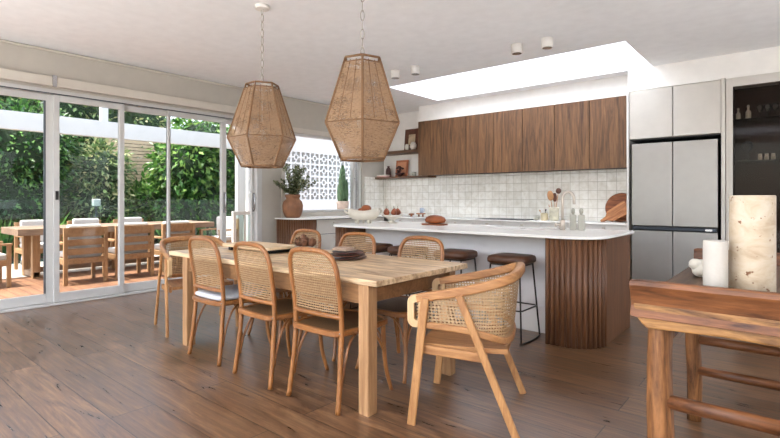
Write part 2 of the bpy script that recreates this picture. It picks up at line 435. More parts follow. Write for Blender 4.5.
# ceiling with skylight opening
c = MB()
RX0, RX1, RY0, RY1 = -5.6, 1.8, -2.4, -.6   # unseen roof light, added behind the camera to brighten the room
def holed(c, x0, x1, y0, y1, z0, z1):
    c.bb(x0, x1, y0, RY0, z0, z1).bb(x0, RX0, RY0, RY1, z0, z1).bb(RX1, x1, RY0, RY1, z0, z1).bb(x0, x1, RY1, SKY0-.0501, z0, z1)
    c.bb(x0, SKX0-(.06 if z0 > ZC else 0), SKY0-.05, SKY1+.05, z0, z1).bb(SKX1+(.06 if z0 > ZC else 0), x1, SKY0-.05, SKY1+.05, z0, z1).bb(x0, x1, SKY1+.0501, y1, z0, z1)
    if z0 <= ZC: c.bb(SKX0, SKX1, SKY0-.05, SKY0, z0, z1).bb(SKX0, SKX1, SKY1, SKY1+.05, z0, z1)
    return c
holed(c, XW-.15, XR+.1, YF-.1, YB+.1, ZC, ZC+.12)
struct(c, 'ceiling', 'ceil')
c = MB(); zt = 3.55
c.bb(SKX0-.05, SKX0, SKY0-.05, SKY1+.05, ZC+.12, zt).bb(SKX1, SKX1+.05, SKY0-.05, SKY1+.05, ZC+.12, zt)
c.bb(SKX0, SKX1, SKY0-.05, SKY0, ZC+.12, zt).bb(SKX0, SKX1, SKY1, SKY1+.05, ZC+.12, zt)
struct(c, 'trim_1', plain('shaft_paint', '#f6f6f5', .9))
struct(MB().bb(SKX0-.05, SKX1+.05, SKY0-.05, SKY1+.05, zt+.001, zt+.015), 'window_1', 'opal')
struct(MB().bb(RX0, RX1, RY0, RY1, ZC+.05, ZC+.06), 'added_roof_light', 'opal_added')  # diffusing pane of the added, unseen roof light
# unseen roof, added with an eave to keep sun out of the doors
c = MB()
holed(c, XW-.75, XR+.3, YF-.3, YB+.5, ZC+.13, ZC+.3)
c.bb(XW-.75, XW-.14, YF-.3, YB+.5, 2.62, ZC+.13)
struct(c, 'roof', 'beam')
# left wall (sliding door wall)
W0, W1, WZ0, WZ1 = 4.96, 6.80, .97, 2.31
DZ = 2.43; DY1 = 4.52
c = MB(); w = XW-.14
c.bb(w, XW, YF, YB, DZ, ZC).bb(w, XW, DY1, W0, 0, DZ).bb(w, XW, W0, W1, 0, WZ0).bb(w, XW, W0, W1, WZ1, DZ).bb(w, XW, W1, YB, 0, DZ)
c.bb(w, XW, YF, -1.0, 0, DZ)
struct(c, 'wall_left', 'wall')
# back wall, bulkhead, others
struct(MB().bb(XW-.14, XR+.1, YB, YB+.12, 0, ZC), 'wall_back', 'white_wall')
struct(MB().bb(-5.27, -1.69, 7.09, YB, 2.60, ZC).bb(-1.69, XR, 6.84, YB, 2.60, ZC), 'bulkhead', 'white_wall')
# unseen walls behind and beside the camera, wide openings added to let daylight in
c = MB().bb(XR, XR+.1, YF, 2.9, 0, ZC).bb(XR, XR+.1, 5.5, YB, 0, ZC).bb(XR, XR+.1, 2.9, 5.5, 2.4, ZC)
struct(c, 'wall_right', 'white_wall')
c = MB().bb(XW, XR, YF-.1, YF, 2.7, ZC).bb(XW, -6.1, YF-.1, YF, 0, 2.7).bb(1.9, XR, YF-.1, YF, 0, 2.7)
struct(c, 'wall_front', 'white_wall')
# cornice line and pelmet above the doors
struct(MB().bb(XW, XW+.028, YF, YB-.0, ZC-.03, ZC-.012), 'trim_2', 'trim')
c = MB().bb(XW, XW+.075, YF, W0-.02, 2.475, 2.56); c.bb(XW, XW+.09, YF, W0-.02, 2.455, 2.475)
struct(c, 'trim_3', 'trim', bevel=.004)
br = MB().bb(XW+.06, XW+.095, 1.715, 1.755, 2.45, 2.575)
struct(br, 'trim_8', 'chrome')
struct(MB().bb(XW, XW+.012, W0-.09, W1+.09, WZ1, WZ1+.08).bb(XW, XW+.012, W0-.07, W0, .9, WZ1), 'trim_4', 'trim')
# tile
c = MB().bb(XW, -1.69, YB-.012, YB-.001, .88, 1.632)
struct(c, 'trim_5', 'tile')
struct(MB().bb(XW+.001, XW+.012, W1+.07, YB-.012, .88, 1.632), 'trim_6', 'tile')

# ------------------------------------------------------------------ sliding doors
fr_ = MB()
fr_.bb(XW-.13, XW+.01, -1.0, DY1, DZ-.05, DZ).bb(XW-.13, XW+.01, -1.0, DY1, 0, .025)
fr_.bb(XW-.13, XW+.01, DY1-.09, DY1, .02, DZ)
tag(fr_.build('door_frame', 'alu', bevel=.003), kind='structure')
struct(MB().bb(XW+.001, XW+.012, -1.0, DY1, DZ-.052, DZ-.04), 'trim_7', 'alu_dark')
panels = [(-1.0, .40, 0), (.33, 1.765, 1), (1.755, 2.505, 0), (2.46, 3.112, 1), (3.052, 3.915, 0), (3.86, 4.44, 1)]
for i, (y0, y1, tr) in enumerate(panels):
    x = XW-.035 if tr == 0 else XW-.085
    d = thing('door_%d' % (i+1), None, None, (x, y0, 0)); d['kind'] = 'structure'
    L = y1-y0; st = (.055, .07, .055, .04, .026, .055)[i]; sr = (.055, .075, .055, .03, .07, .055)[i]
    f = MB().bb(-.02, .02, 0, st, .03, DZ-.05).bb(-.02, .02, L-sr, L, .03, DZ-.05).bb(-.02, .02, st, L-sr, .03, .13).bb(-.02, .02, st, L-sr, 2.31, DZ-.05)
    f.build('frame', 'alu', d, bevel=.003)
    MB().bb(-.003, .003, st, L-sr, .13, 2.31).build('pane', 'glass', d)
    if i in (1, 3): MB().bb(-.021, .0215, L-sr-.012, L-sr-.0005, .135, 2.305).build('seal', 'alu_dark', d)
    if i == 2:
        MB().bb(.02, .032, .015, .043, 1.19, 1.29).build('lock', 'black', d)
    if i in (4, 5):
        h = MB(); yy = L-.03
        h.tube([(.02, yy, 1.02), (.055, yy, 1.03), (.055, yy, 1.27), (.02, yy, 1.28)], .009, 8); h.bb(.02, .028, yy-.018, yy+.018, 1.0, 1.30)
        h.build('handle', 'chrome', d)
    tag(d, kind='structure')

# kitchen window
wn = thing('window_2', None, None, (XW-.08, W0, WZ0)); wn['kind'] = 'structure'
L = W1-W0; Hh = WZ1-WZ0
f = MB().bb(-.05, .05, 0, .04, 0, Hh).bb(-.05, .05, L-.05, L, 0, Hh).bb(-.05, .05, 0, L, 0, .04).bb(-.05, .05, 0, L, Hh-.04, Hh).bb(-.04, .04, L-.2, L-.14, 0, Hh)
f.build('frame', 'alu', wn, bevel=.004)
MB().bb(-.002, .002, L-.14, L-.05, .04, Hh-.04).build('pane', 'glass', wn)
h = MB().tube([(.05, L-.17, .62), (.08, L-.17, .62), (.08, L-.17, .5)], .008, 6); h.build('window_handle', 'chrome', wn)
MB().bb(-.26, -.05, -.05, L+.05, -.04, .0).build('window_sill', 'alu', wn)

# ------------------------------------------------------------------ kitchen: back run
# upper cabinets
n_up = ['leftmost, beside the open shelves', 'second from the left', 'third from the left', 'middle one, fourth from the left', 'third from the right', 'second from the right', 'rightmost, beside the tall grey housing']
for k in range(7):
    x0 = -5.27+k*.503; x1 = x0+.503
    u = thing('wall_cabinet', 'walnut wall cabinet with a flat door, '+n_up[k], 'wall cabinet', ((x0+x1)/2, YB, 1.63), 0, 'walnut wall cabinets over the tiles')
    MB().bb(-.2513, .2513, -.355, -.003, 0, .968).build('body', 'walnut_dark', u)
    MB().bb(-.2470, .2470, -.378, -.357, -.005, .97).build('door', 'walnut', u, bevel=.0015)
# tall housing around fridge
hs = thing('fridge_housing', 'pale grey tall housing panels standing on both sides of the fridge', 'cabinet housing', (-1.17, YB, 0))
MB().bb(-.52, -.497, -.67, -.003, 0, 2.6).build('side_panel', 'cabw', hs)
MB().bb(.497, .535, -.67, -.003, 0, 2.6).build('side_panel', 'cab', hs)
MB().bb(-.495, .495, -.04, -.005, .0, 2.59).bb(-.495, .495, -.60, -.04, 1.955, 1.965).build('back_panel', 'black', hs)
for k, (nm, x0) in enumerate((('left', -1.665), ('right', -1.168))):
    u = thing('overhead_cabinet', 'pale grey overhead cabinet above the %s half of the fridge' % nm, 'overhead cabinet', (x0+.2475, YB, 1.97), 0, 'cabinets over the fridge')
    MB().bb(-.245, .245, -.62, -.05, 0, .62).build('body', 'cab', u)
    MB().bb(-.2435, .2435, -.655, -.622, 0, .615).build('door', 'cab', u, bevel=.002)
fd = thing('refrigerator', 'stainless steel four door refrigerator with a dark handle strip', 'fridge', (-1.17, YB, 0))
MB().bb(-.455, .455, -.60, -.05, .02, 1.88).build('body', 'black', fd)
for sx in (-1, 1):
    MB().bb(sx*.004, sx*.462, -.655, -.603, .865, 1.905).build('door', 'steel', fd, bevel=.004)
    MB().bb(sx*.004, sx*.462, -.655, -.603, .05, .80).build('door', 'steel', fd, bevel=.004)
MB().bb(-.45, .45, -.66, -.603, .813, .85).build('handle_strip', 'steel_dark', fd, bevel=.004)
MB().bb(.34, .41, -.667, -.659, .818, .842).build('badge', 'chrome', fd)
# display cabinet
dc = thing('display_cabinet', 'tall grey framed display cabinet with smoked glass door and dark lining', 'display cabinet', (-.63, YB, 0))
Wd = 1.15; MB().bb(0, Wd, -.61, -.003, 0, .1).bb(0, .02, -.61, -.003, .1, 2.6).bb(Wd-.02, Wd, -.61, -.003, .1, 2.6).bb(.02, Wd-.02, -.61, -.003, 2.58, 2.6).build('carcass', 'cab', dc)
MB().bb(.022, Wd-.022, -.03, -.005, .1, 2.57).bb(.022, .035, -.6, -.03, .1, 2.57).bb(Wd-.035, Wd-.022, -.6, -.03, .1, 2.57).build('lining', 'walnut_dark', dc)
f = MB().bb(.0, .065, -.65, -.615, .05, 2.585).bb(Wd-.065, Wd, -.65, -.615, .05, 2.585).bb(.065, Wd-.065, -.65, -.615, 2.49, 2.585).bb(.065, Wd-.065, -.65, -.615, .05, .12)
df = f.build('door', 'cab', dc, bevel=.002)
MB().bb(.065, Wd-.065, -.637, -.631, .12, 2.49).build('pane', 'glass_dark', df)
MB().lathe([(.008, 0), (.012, .01), (.01, .022)], 10).build('knob', 'tap', df, loc=(.045, -.652, 1.24)).rotation_euler = (R(90), 0, 0)
for z in (2.12, 1.64, 1.16, .68):
    MB().bb(.036, Wd-.036, -.59, -.035, z-.012, z).build('glass_shelf', 'glass_clear', dc)
def bottle(loc, h, r, mat, label, g=None, cap='ceramic'):
    b = thing('bottle', label, 'bottle', loc, 0, g)
    MB().lathe([(r, 0), (r, h*.55), (r*.4, h*.68), (r*.4, h*.85)], 14).build('body', mat, b)
    MB().lathe([(r*.45, h*.84), (r*.55, h*.9), (r*.4, h)], 12).build('cap', cap, b)
    return b
yy = 7.02
bottle((-.53, yy, 2.121), .15, .022, 'ceramic', 'slim silver bottle on the top glass shelf, the shorter one on the left')
bottle((-.435, yy, 2.121), .175, .027, 'ceramic', 'taller silver bottle on the top glass shelf, right of the slim one')
for i, x in enumerate((-.325, -.265, -.205)):
    j = thing('spice_jar', 'small spice jar on the middle glass shelf, %s of three' % ('left', 'middle', 'right')[i], 'jar', (x, 7.0, 1.641), 0, 'small jars behind the glass')
    MB().lathe([(.02, 0), (.022, .045), (.016, .055)], 12).build('body', M['tap'], j); MB().lathe([(.018, .055), (.018, .078)], 12).build('lid', 'ceramic', j)
def glassw(loc, h, label, g):
    o = MB().lathe([(.03, 0), (.03, .003), (.004, .01), (.004, h*.5), (.02, h*.56), (.036, h*.75), (.032, h)], 16).build('wine_glass', 'glass_clear', loc=loc)
    return tag(o, label, 'glass', g)
for i, x in enumerate((-.33, -.26, -.19)): glassw((x, 7.05, 2.121), .17, 'stemmed wine glass on the top glass shelf, %s of three beside the silver bottles' % ('left', 'middle', 'right')[i], 'wine glasses behind the glass')
gb = thing('crystal_goblet', 'clear cut crystal goblet on the middle glass shelf', 'goblet', (-.45, 7.1, 1.641))
MB().lathe([(.045, 0), (.04, .006), (.01, .02), (.016, .06), (.008, .1), (.03, .13), (.055, .17), (.05, .22)], 16, rib=.08, nr=8).build('goblet_bowl', 'glass_clear', gb)
MB().lathe([(.052, .22), (.03, .235), (.008, .245), (.014, .265)], 14).build('goblet_lid', 'glass_clear', gb)

# back base cabinets and worktop
zb = .875
b = MB().bb(-5.79, -1.692, 6.86, YB-.013, .08, zb-.022).bb(-5.79, -1.692, 6.92, YB-.02, 0, .08)
bc = thing('base_cabinet', 'long white base cabinet run under the tiled splashback', 'base cabinet', (0, 0, 0))
b.build('carcass', 'cabw', bc)
for k in range(7):
    x0 = -5.78+k*.5835; dr = MB().bb(x0+.002, x0+.58, 6.838, 6.858, .1, zb-.03).build('door', 'cabw', bc, bevel=.002)
    MB().bb(x0+.27, x0+.31, 6.818, 6.837, zb-.075, zb-.055).build('knob', 'tap', dr)
tag(MB().bb(-5.78, -1.692, 6.815, YB-.013, zb-.02, zb).build('worktop', 'stone', bevel=.003), 'long white stone worktop against the back wall tiles', 'worktop')
ck = thing('cooktop', 'thin black glass cooktop set on the back worktop', 'cooktop', (-3.55, 7.12, zb))
MB().bb(-.42, .42, -.25, .25, .0005, .008).build('glass_top', 'black', ck, bevel=.002)
for x, y in ((-.25, -.1), (-.25, .13), (.25, -.1), (.25, .13), (0, 0)):
    MB().lathe([(.075, .0081), (.075, .0092)], 20, (x, y, 0)).build('burner_ring', 'steel_dark', ck)

# shelves
def shelf(x0, x1, z, label, th=.032):
    return tag(MB().bb(x0, x1, 7.16, YB-.003, z-th, z).build('wall_shelf', 'walnut_shelf', bevel=.002), label, 'shelf', 'walnut shelves in the corner')
shelf(XW+.002, -5.275, 2.12, 'upper walnut open shelf beside the wall cabinets', .055)
shelf(XW+.014, -5.12, 1.668-.04, 'lower walnut open shelf running just above the tiles')

# left run under the window
lz = .9
poly = [(XW+.004, 4.76)]+[(XW+.004+.62*math.sin(R(a)), 5.07-.31*math.cos(R(a))) for a in range(10, 91, 10)]+[(-5.786, 6.79), (-5.786, YB-.014), (XW+.016, YB-.014)]
ww_ = MB().prism(poly, lz-.022, lz)
tag(ww_.build('worktop', 'stone', bevel=.003), 'white stone worktop with a rounded end under the window', 'worktop')
fl = MB(); N = 17; cx, cy = XW+.03, 5.24
lc = thing('fluted_cabinet', 'curved fluted walnut cabinet end under the window worktop', 'cabinet', (0, 0, 0))
core = [(XW+.004, 4.80)]+[(XW+.004+.565*math.sin(R(a)), 5.09-.29*math.cos(R(a))) for a in range(10, 91, 8)]+[(XW+.569, 5.14), (XW+.004, 5.14)]
MB().prism(core, 0, lz-.024).build('body', 'walnut_b', lc)
for k in range(18):
    a = R(4+86*k/17); x = XW+.004+.568*math.sin(a); y = 5.09-.293*math.cos(a)
    fl.lathe([(.017, .03), (.017, lz-.025)], 8, (x, y, 0))
fl.lathe([(.017, .03), (.017, lz-.025)], 8, (XW+.572, 5.12, 0))
fl.build('flutes', 'walnut_b', lc)
for k, (y0, y1) in enumerate(((5.15, 5.97), (5.98, 6.80))):
    u = thing('drawer_cabinet', 'white drawer cabinet under the window worktop, %s' % ('next to the fluted end' if k == 0 else 'next to the tiled corner'), 'drawer cabinet', (XW+.004, y0, 0), 0, 'drawer units under the window')
    MB().bb(0, .545, 0, y1-y0, .0, lz-.024).build('body', 'alu_dark', u)
    for z0, z1 in ((.09, .357), (.366, .63), (.639, .865)):
        dr = MB().bb(.547, .567, .003, y1-y0-.003, z0, z1).build('drawer', 'cab', u, bevel=.002)
        MB().bb(.568, .59, (y1-y0)/2-.05, (y1-y0)/2+.05, z1-.06, z1-.045).build('handle', 'tap', dr)

# ------------------------------------------------------------------ island
IX0, IX1, IY0, IY1, IZ = -4.27, -1.18, 3.90, 4.96, .9
top = MB().prism(roundrect(IX0-.015, IX1+.015, IY0-.02, IY1+.02, .28, 8, (.15, .15, 1, 1)), IZ-.022, IZ)
o = top.build('island_worktop', 'stone', bevel=.003)
tag(o, 'large white stone island worktop with rounded corners', 'worktop')
isl = thing('kitchen_island', 'kitchen island with fluted walnut ends and pale recessed panel', 'kitchen island', (0, 0, 0))
rc = .26
bp = roundrect(IX0+.02, -3.92, IY0+.02, IY1-.02, rc, 8, (0, .0, 1, 0)); MB().prism(bp, 0, IZ-.024).build('end_cabinet', 'walnut_b', isl)
bp = roundrect(-1.60, IX1-.02, IY0+.02, IY1-.02, rc, 8, (0, 0, 0, 1)); MB().prism(bp, 0, IZ-.024).build('end_cabinet', 'walnut_b', isl)
MB().bb(-3.918, -1.602, 4.22, IY1-.02, .0, IZ-.024).build('back_panel', 'panel', isl)
MB().bb(-3.918, -1.602, 4.205, 4.218, .0, .235).build('skirting_panel', 'panel', isl, bevel=.002)
def flutes(pts, name):
    m = MB()
    for x, y in pts: m.lathe([(.0185, .002), (.0185, IZ-.025)], 10, (x, y, 0))
    return m.build(name, 'walnut_b', isl)
def along(poly, step):
    out = []; acc = 0
    for a, b in zip(poly[:-1], poly[1:]):
        a = Vector(a); b = Vector(b); L_ = (b-a).length
        while acc <= L_: out.append(tuple(a+(b-a)*(acc/L_))); acc += step
        acc -= L_
    return out
cR = (IX1-.02-rc, IY0+.02+rc)
pr = [(-1.585, IY0+.02), (cR[0], IY0+.02)]+[(cR[0]+rc*math.cos(R(a)), cR[1]+rc*math.sin(R(a))) for a in range(-84, 1, 6)]
flutes(along(pr, .0425), 'flutes')
cL = (IX0+.02+rc, IY0+.02+rc)
pl = [(-3.935, IY0+.02), (cL[0], IY0+.02)]+[(cL[0]-rc*math.sin(R(a)), cL[1]-rc*math.cos(R(a))) for a in range(6, 91, 6)]+[(IX0+.02, IY1-.03)]
flutes(along(pl, .0425), 'flutes')
sk = thing('sink', 'white undermount sink set into the island worktop', 'sink', (-2.12, 4.62, IZ))
MB().rings([[(x, y, .0006) for x, y in roundrect(-.3, .3, -.17, .17, .04, 4)], [(x, y, .0016) for x, y in roundrect(-.3, .3, -.17, .17, .04, 4)]], False).build('basin', plain('sink_shadow', '#d9d6d1', .3), sk)
MB().lathe([(.03, .0017), (.03, .003)], 14).build('drain', 'chrome', sk)

tp = thing('kitchen_tap', 'gooseneck tap in warm nickel on the island', 'tap', (-1.735, 4.66, IZ))
MB().lathe([(.025, 0), (.025, .09), (.02, .095)], 16).build('base', 'tap', tp)
arc = [(0, 0, .09), (0, 0, .27)]+[(.055-.055*math.cos(R(a)), 0, .30+.068*math.sin(R(a))) for a in range(0, 181, 15)]+[(.112, 0, .25)]
MB().tube(arc, .0145, 10).build('spout', 'tap', tp)
MB().tube([(-.0, 0, .05), (-.045, -.03, .05)], .012, 10).tube([(-.045, -.03, .05), (-.06, -.04, .05)], .02, 10).build('lever', 'tap', tp)
for i, (x, y) in enumerate(((-1.655, 4.72), (-1.58, 4.73))):
    b_ = thing('soap_dispenser', 'square grey stoneware soap bottle on the island, %s' % ('beside the tap' if i == 0 else 'further from the tap'), 'soap bottle', (x, y, IZ), R(20), 'soap bottles by the tap')
    MB().bb(-.03, .03, -.03, .03, 0, .15).build('body', 'stoneware', b_, bevel=.008)
    MB().lathe([(.012, .15), (.012, .162), (.017, .164), (.018, .195), (.009, .212)], 12).build('pump', 'stoneware', b_)

# ------------------------------------------------------------------ things on island and worktops
bw = thing('footed_bowl', 'large white handmade bowl on stubby feet at the island end', 'bowl', (-4.07, 4.34, IZ), R(40)); bw.scale = (1.12, 1.12, 1.2)
pts = []
m = MB(); n = 28
def bowlr(r, a): return r*(1+.05*math.cos(3*a+.5))
prof = [(.06, .035), (.11, .045), (.145, .08), (.155, .115), (.14, .145), (.13, .145), (.14, .112), (.1, .07), (.02, .06)]
rs = [[(1.12*bowlr(r, 2*math.pi*k/n)*math.cos(2*math.pi*k/n), .8*bowlr(r, 2*math.pi*k/n)*math.sin(2*math.pi*k/n), z+(.012*math.cos(2*2*math.pi*k/n) if z > .13 else 0)) for k in range(n)] for r, z in prof]
m.rings(rs); m.build('bowl_body', 'ceramic', bw)
for a in (20, 90, 160, 230, 310): MB().lathe([(.012, 0), (.016, .045)], 10, (.085*math.cos(R(a)), .06*math.sin(R(a)), 0)).build('foot', 'ceramic', bw)
for sx in (-1, 1): MB().tube(catmull([(sx*.15, 0, .13), (sx*.185, 0, .15), (sx*.2, .01, .125), (sx*.165, .01, .1)], 5), .011, 8).build('handle', 'ceramic', bw)
for i, (x, y, r) in enumerate(((.03, 0, .07), (-.075, .02, .045))):
    o = MB().ball((0, 0, 0), (r, r*.8, r*.75), 10, .05).build('bread_roll', 'bread', loc=(-4.07+x+.02, 4.34+y, IZ+.115+r*.9))
    tag(o, ('brown crusty roll heaped in the white footed bowl' if i == 0 else 'smaller brown roll tucked in the white footed bowl'), 'bread roll', 'rolls in the footed bowl')
cp = thing('fruit_stand', 'speckled white pedestal fruit bowl holding brown pears', 'pedestal bowl', (-3.84, 4.62, IZ)); cp.scale = (1.15, 1.15, 1.05)
MB().lathe([(.05, 0), (.055, .008), (.03, .02), (.025, .04), (.06, .055), (.11, .085), (.122, .1), (.115, .1), (.06, .07), (.0, .06)], 28).build('bowl_body', 'ceramic', cp)
for i, (x, y) in enumerate(((-.085, -.01), (-.03, -.075), (.05, .045), (.065, -.045), (-.03, .075))):
    p_ = thing('pear', None, 'pear', (-3.84+x, 4.62+y, IZ+.099), R(60*i), 'pears in the pedestal bowl'); p_.scale = (1.3, 1.3, 1.3)
    p_['label'] = 'brown pear standing in the speckled pedestal bowl, ' + ('leftmost', 'front middle', 'right of the middle', 'rightmost', 'rear one')[i]
    MB().lathe([(.008, 0), (.026, .01), (.031, .028), (.024, .046), (.013, .06), (.005, .066)], 14).build('body', 'pear', p_)
    MB().tube([(0, 0, .064), (.004, 0, .085)], .002, 5).build('stalk', 'stem', p_)
bd = MB().prism(roundrect(-.16, .15, -.09, .09, .07, 6), 0, .018)
tag(bd.build('bread_board', 'acacia', bevel=.004, loc=(-3.20, 4.62, IZ)), 'oval dark wooden board under the bread on the island', 'bread board')
bpath = [(-.12, 0, .05), (-.08, 0, .052), (0, .0, .056), (.08, 0, .052), (.12, 0, .046)]
ld = thing('bread_loaf', 'round crusty brown sourdough loaf on the dark board', 'bread loaf', (-3.195, 4.62, IZ+.018))
MB().lathe([(.04, .001), (.075, .01), (.086, .035), (.075, .06), (.05, .078), (.02, .084)], 24).build('crumb', 'bread', ld).scale = (1.6, 1, 1.15)
MB().tube(catmull([(-.08, -.03, .075), (0, -.01, .094), (.08, .02, .077)], 6), [.003, .006, .003], 8).build('score', 'bread', ld)
rs_ = thing('wooden_riser', 'small round wooden stand holding a mug by the tiles', 'stand', (-5.30, 7.2, zb), 0)
MB().lathe([(.085, .045), (.088, .055), (.085, .066)], 20).build('top', 'acacia_l', rs_)
for x in (-.045, .045): MB().lathe([(.018, 0), (.014, .045)], 10, (x, 0, 0)).build('leg', 'acacia', rs_)
tag(MB().lathe([(.05, .03), (.055, .04), (.05, .055), (.03, .058)], 14).lathe([(.025, 0), (.02, .03)], 10).build('wooden_cup', 'acacia', loc=(-5.48, 7.15, zb)), 'small turned wooden cup left of the stand with the mug', 'cup')
mg = thing('mug', 'pale blue mug on the small wooden stand', 'mug', (-5.28, 7.2, zb+.066))
MB().lathe([(.033, 0), (.038, .03), (.038, .095), (.033, .095), (.033, .01)], 18).build('body', 'mugm', mg)
MB().tube(catmull([(.036, 0, .08), (.062, 0, .07), (.06, 0, .035), (.036, 0, .025)], 5), .006, 6).build('handle', 'mugm', mg)
# utensils
cr = thing('utensil_crock', 'tall mottled crock of wooden spoons on the back worktop', 'crock', (-2.80, 7.18, zb))
MB().lathe([(.055, 0), (.07, .01), (.072, .19), (.066, .2), (.064, .19), (.06, .02)], 22).build('body', plain('mottled_glaze', '#c9c2ac', .35, noise=.35, nscale=10), cr)
sp = [(-.05, .02, .30, -18, 'slim wooden spoon handle leaning left in the crock'), (-.02, 0, .40, -8, 'large pale wooden spoon standing in the crock'), (.02, .02, .37, -1, 'dark wooden spatula standing in the crock'), (.035, -.02, .47, 8, 'tallest round wooden ladle leaning right in the crock')]
for i, (x, y, h_, ang, lb) in enumerate(sp):
    s_ = thing('wooden_spoon', lb, 'spoon', (-2.80+x*.4, 7.18+y, zb+.02), 0, 'wooden utensils in the crock'); s_.rotation_euler = (0, R(ang), 0)
    MB().tube([(0, 0, 0), (0, 0, h_-.07)], .006, 7).build('handle', 'spoon', s_)
    if i: MB().ball((0, 0, h_-.04), ((.05, .014, .08), (.05, .014, .08), (.035, .014, .07), (.042, .014, .045))[i], 8).build('head', ('spoon', 'spoon', 'brown', 'brown')[i], s_)
jr = thing('glass_jar', 'short amber jar holding brushes left of the crock', 'jar', (-2.945, 7.16, zb))
MB().lathe([(.05, 0), (.056, .02), (.056, .1), (.045, .115), (.05, .09), (.045, .02)], 20).build('body', plain('amber_glaze', '#c4b594', .3, noise=.3, nscale=10), jr)
for x, a in ((-.03, -25), (.0, 10)):
    s_ = MB().tube([(0, 0, 0), (0, 0, .13)], .005, 6).ball((0, 0, .14), (.013, .01, .016), 6).build('pastry_brush', 'spoon' if a < 0 else 'black', loc=(-2.945+x*.3, 7.16, zb+.02)); s_.rotation_euler = (0, R(a), 0)
    tag(s_, 'small %s brush leaning in the amber jar' % ('wooden' if a < 0 else 'black tipped'), 'brush')
tag(MB().lathe([(.03, 0), (.046, .02), (.048, .07), (.043, .07), (.04, .02)], 20).build('stoneware_cup', 'stoneware', loc=(-3.065, 7.14, zb)), 'small grey stoneware cup left of the amber jar', 'cup')
# chopping boards leaning right end of splashback
rb = MB().lathe([(.205, -.011), (.21, -.006), (.21, .006), (.205, .011)], 40).build('round_board', 'acacia', loc=(-1.905, 7.345, zb+.208)); rb.rotation_euler = (R(90-16), 0, 0)
tag(rb, 'large round dark wooden board leaning on the tiles', 'chopping board')
pb_pts = [(-.11, -.085), (.17, -.1), (.17, .1), (-.11, .085), (-.16, .03), (-.25, .024), (-.25, -.024), (-.16, -.03)]
pb = MB().prism(pb_pts, -.009, .009).build('paddle_board', 'acacia_l', bevel=.006, loc=(-1.93, 7.225, zb+.137)); pb.rotation_euler = (R(72), R(-33), R(0))
tag(pb, 'paddle shaped striped wooden board leaning before the round board', 'chopping board')
# shelf items
zs = 2.12
pf = thing('picture_frame', 'dark framed still life picture leaning on the upper shelf', 'picture', (-5.65, 7.39, zs)); pf.rotation_euler = (R(-6), 0, 0)
MB().bb(-.19, .19, -.012, 0, 0, .43).build('frame', M['brown'], pf, bevel=.004)
MB().bb(-.09, .07, -.016, -.0125, .12, .32).build('picture', plain('faded_print', '#b9a487', .7, noise=.35, nscale=9), pf)
for i, (x, r, h) in enumerate(((-5.67, .045, .12), (-5.52, .065, .15))):
    tag(MB().lathe([(r*.6, 0), (r, h*.4), (r*.9, h*.7), (r*.5, h), (r*.4, h)], 18).build('bud_vase', 'ceramic', loc=(x, 7.26, zs)), 'small white rounded vase on the upper shelf, %s one' % ('left' if i == 0 else 'right'), 'vase', 'little white vases')
zl = 1.628
pf = thing('picture_frame', 'orange framed botanical print leaning on the lower shelf', 'picture', (-5.90, 7.38, zl)); pf.rotation_euler = (R(-7), 0, 0)
MB().bb(-.15, .15, -.015, 0, 0, .33).build('frame', plain('copper_frame', '#a8623c', .5, noise=.1), pf, bevel=.004)
MB().bb(-.11, .11, -.019, -.0155, .04, .29).build('picture', plain('peach_print', '#c68a66', .7, noise=.15, nscale=9), pf)
db = MB().lathe([(.04, 0), (.035, .015), (.08, .045), (.1, .07), (.094, .07), (.07, .045), (.02, .03)], 26)
tag(db.build('wooden_bowl', 'plum', loc=(-5.84, 7.255, zl)), 'dark reddish wooden bowl on the lower shelf before the print', 'bowl')
tw = MB()
for k in range(16):
    a = random.uniform(0, 6.28); r = random.uniform(.02, .1); z = .08+random.uniform(0, .12)
    tw.tube([(0, 0, .05), (r*math.cos(a), r*math.sin(a)*.5, z)], .003, 4); tw.ball((r*math.cos(a), r*math.sin(a)*.5, z), .022, 5)
tag(tw.build('dried_seed_pods', 'plum', loc=(-5.85, 7.255, zl)), 'dark dried seed pods standing in the reddish bowl', 'dried flowers')
dv = MB().lathe([(.05, 0), (.055, .1), (.045, .16), (.02, .2), (.03, .22)], 14)
tag(dv.build('dark_vase', 'plum', loc=(-6.19, 7.33, zl)), 'dark slim vase on the lower shelf near the corner', 'vase')
for i in range(2):
    tag(MB().bb(-.13, .13, -.07, .02, 0, .022).build('book', plain('book_cover_%s' % 'ab'[i], ('#c9a3a0', '#e6ded4')[i], .7), bevel=.002, loc=(-6.24, 7.25 if i == 0 else 7.255, zl+.0225*i)), ('dusky pink book lying flat at the corner of the lower shelf', 'cream book on top of the pink one')[i], 'book', 'books at the corner')
tag(MB().lathe([(.03, 0), (.04, .02), (.042, .08), (.036, .08), (.034, .01)], 16).build('small_cup', 'stoneware', loc=(-5.50, 7.26, zl)), 'little grey cup on the lower shelf beside the wall cabinets', 'cup')

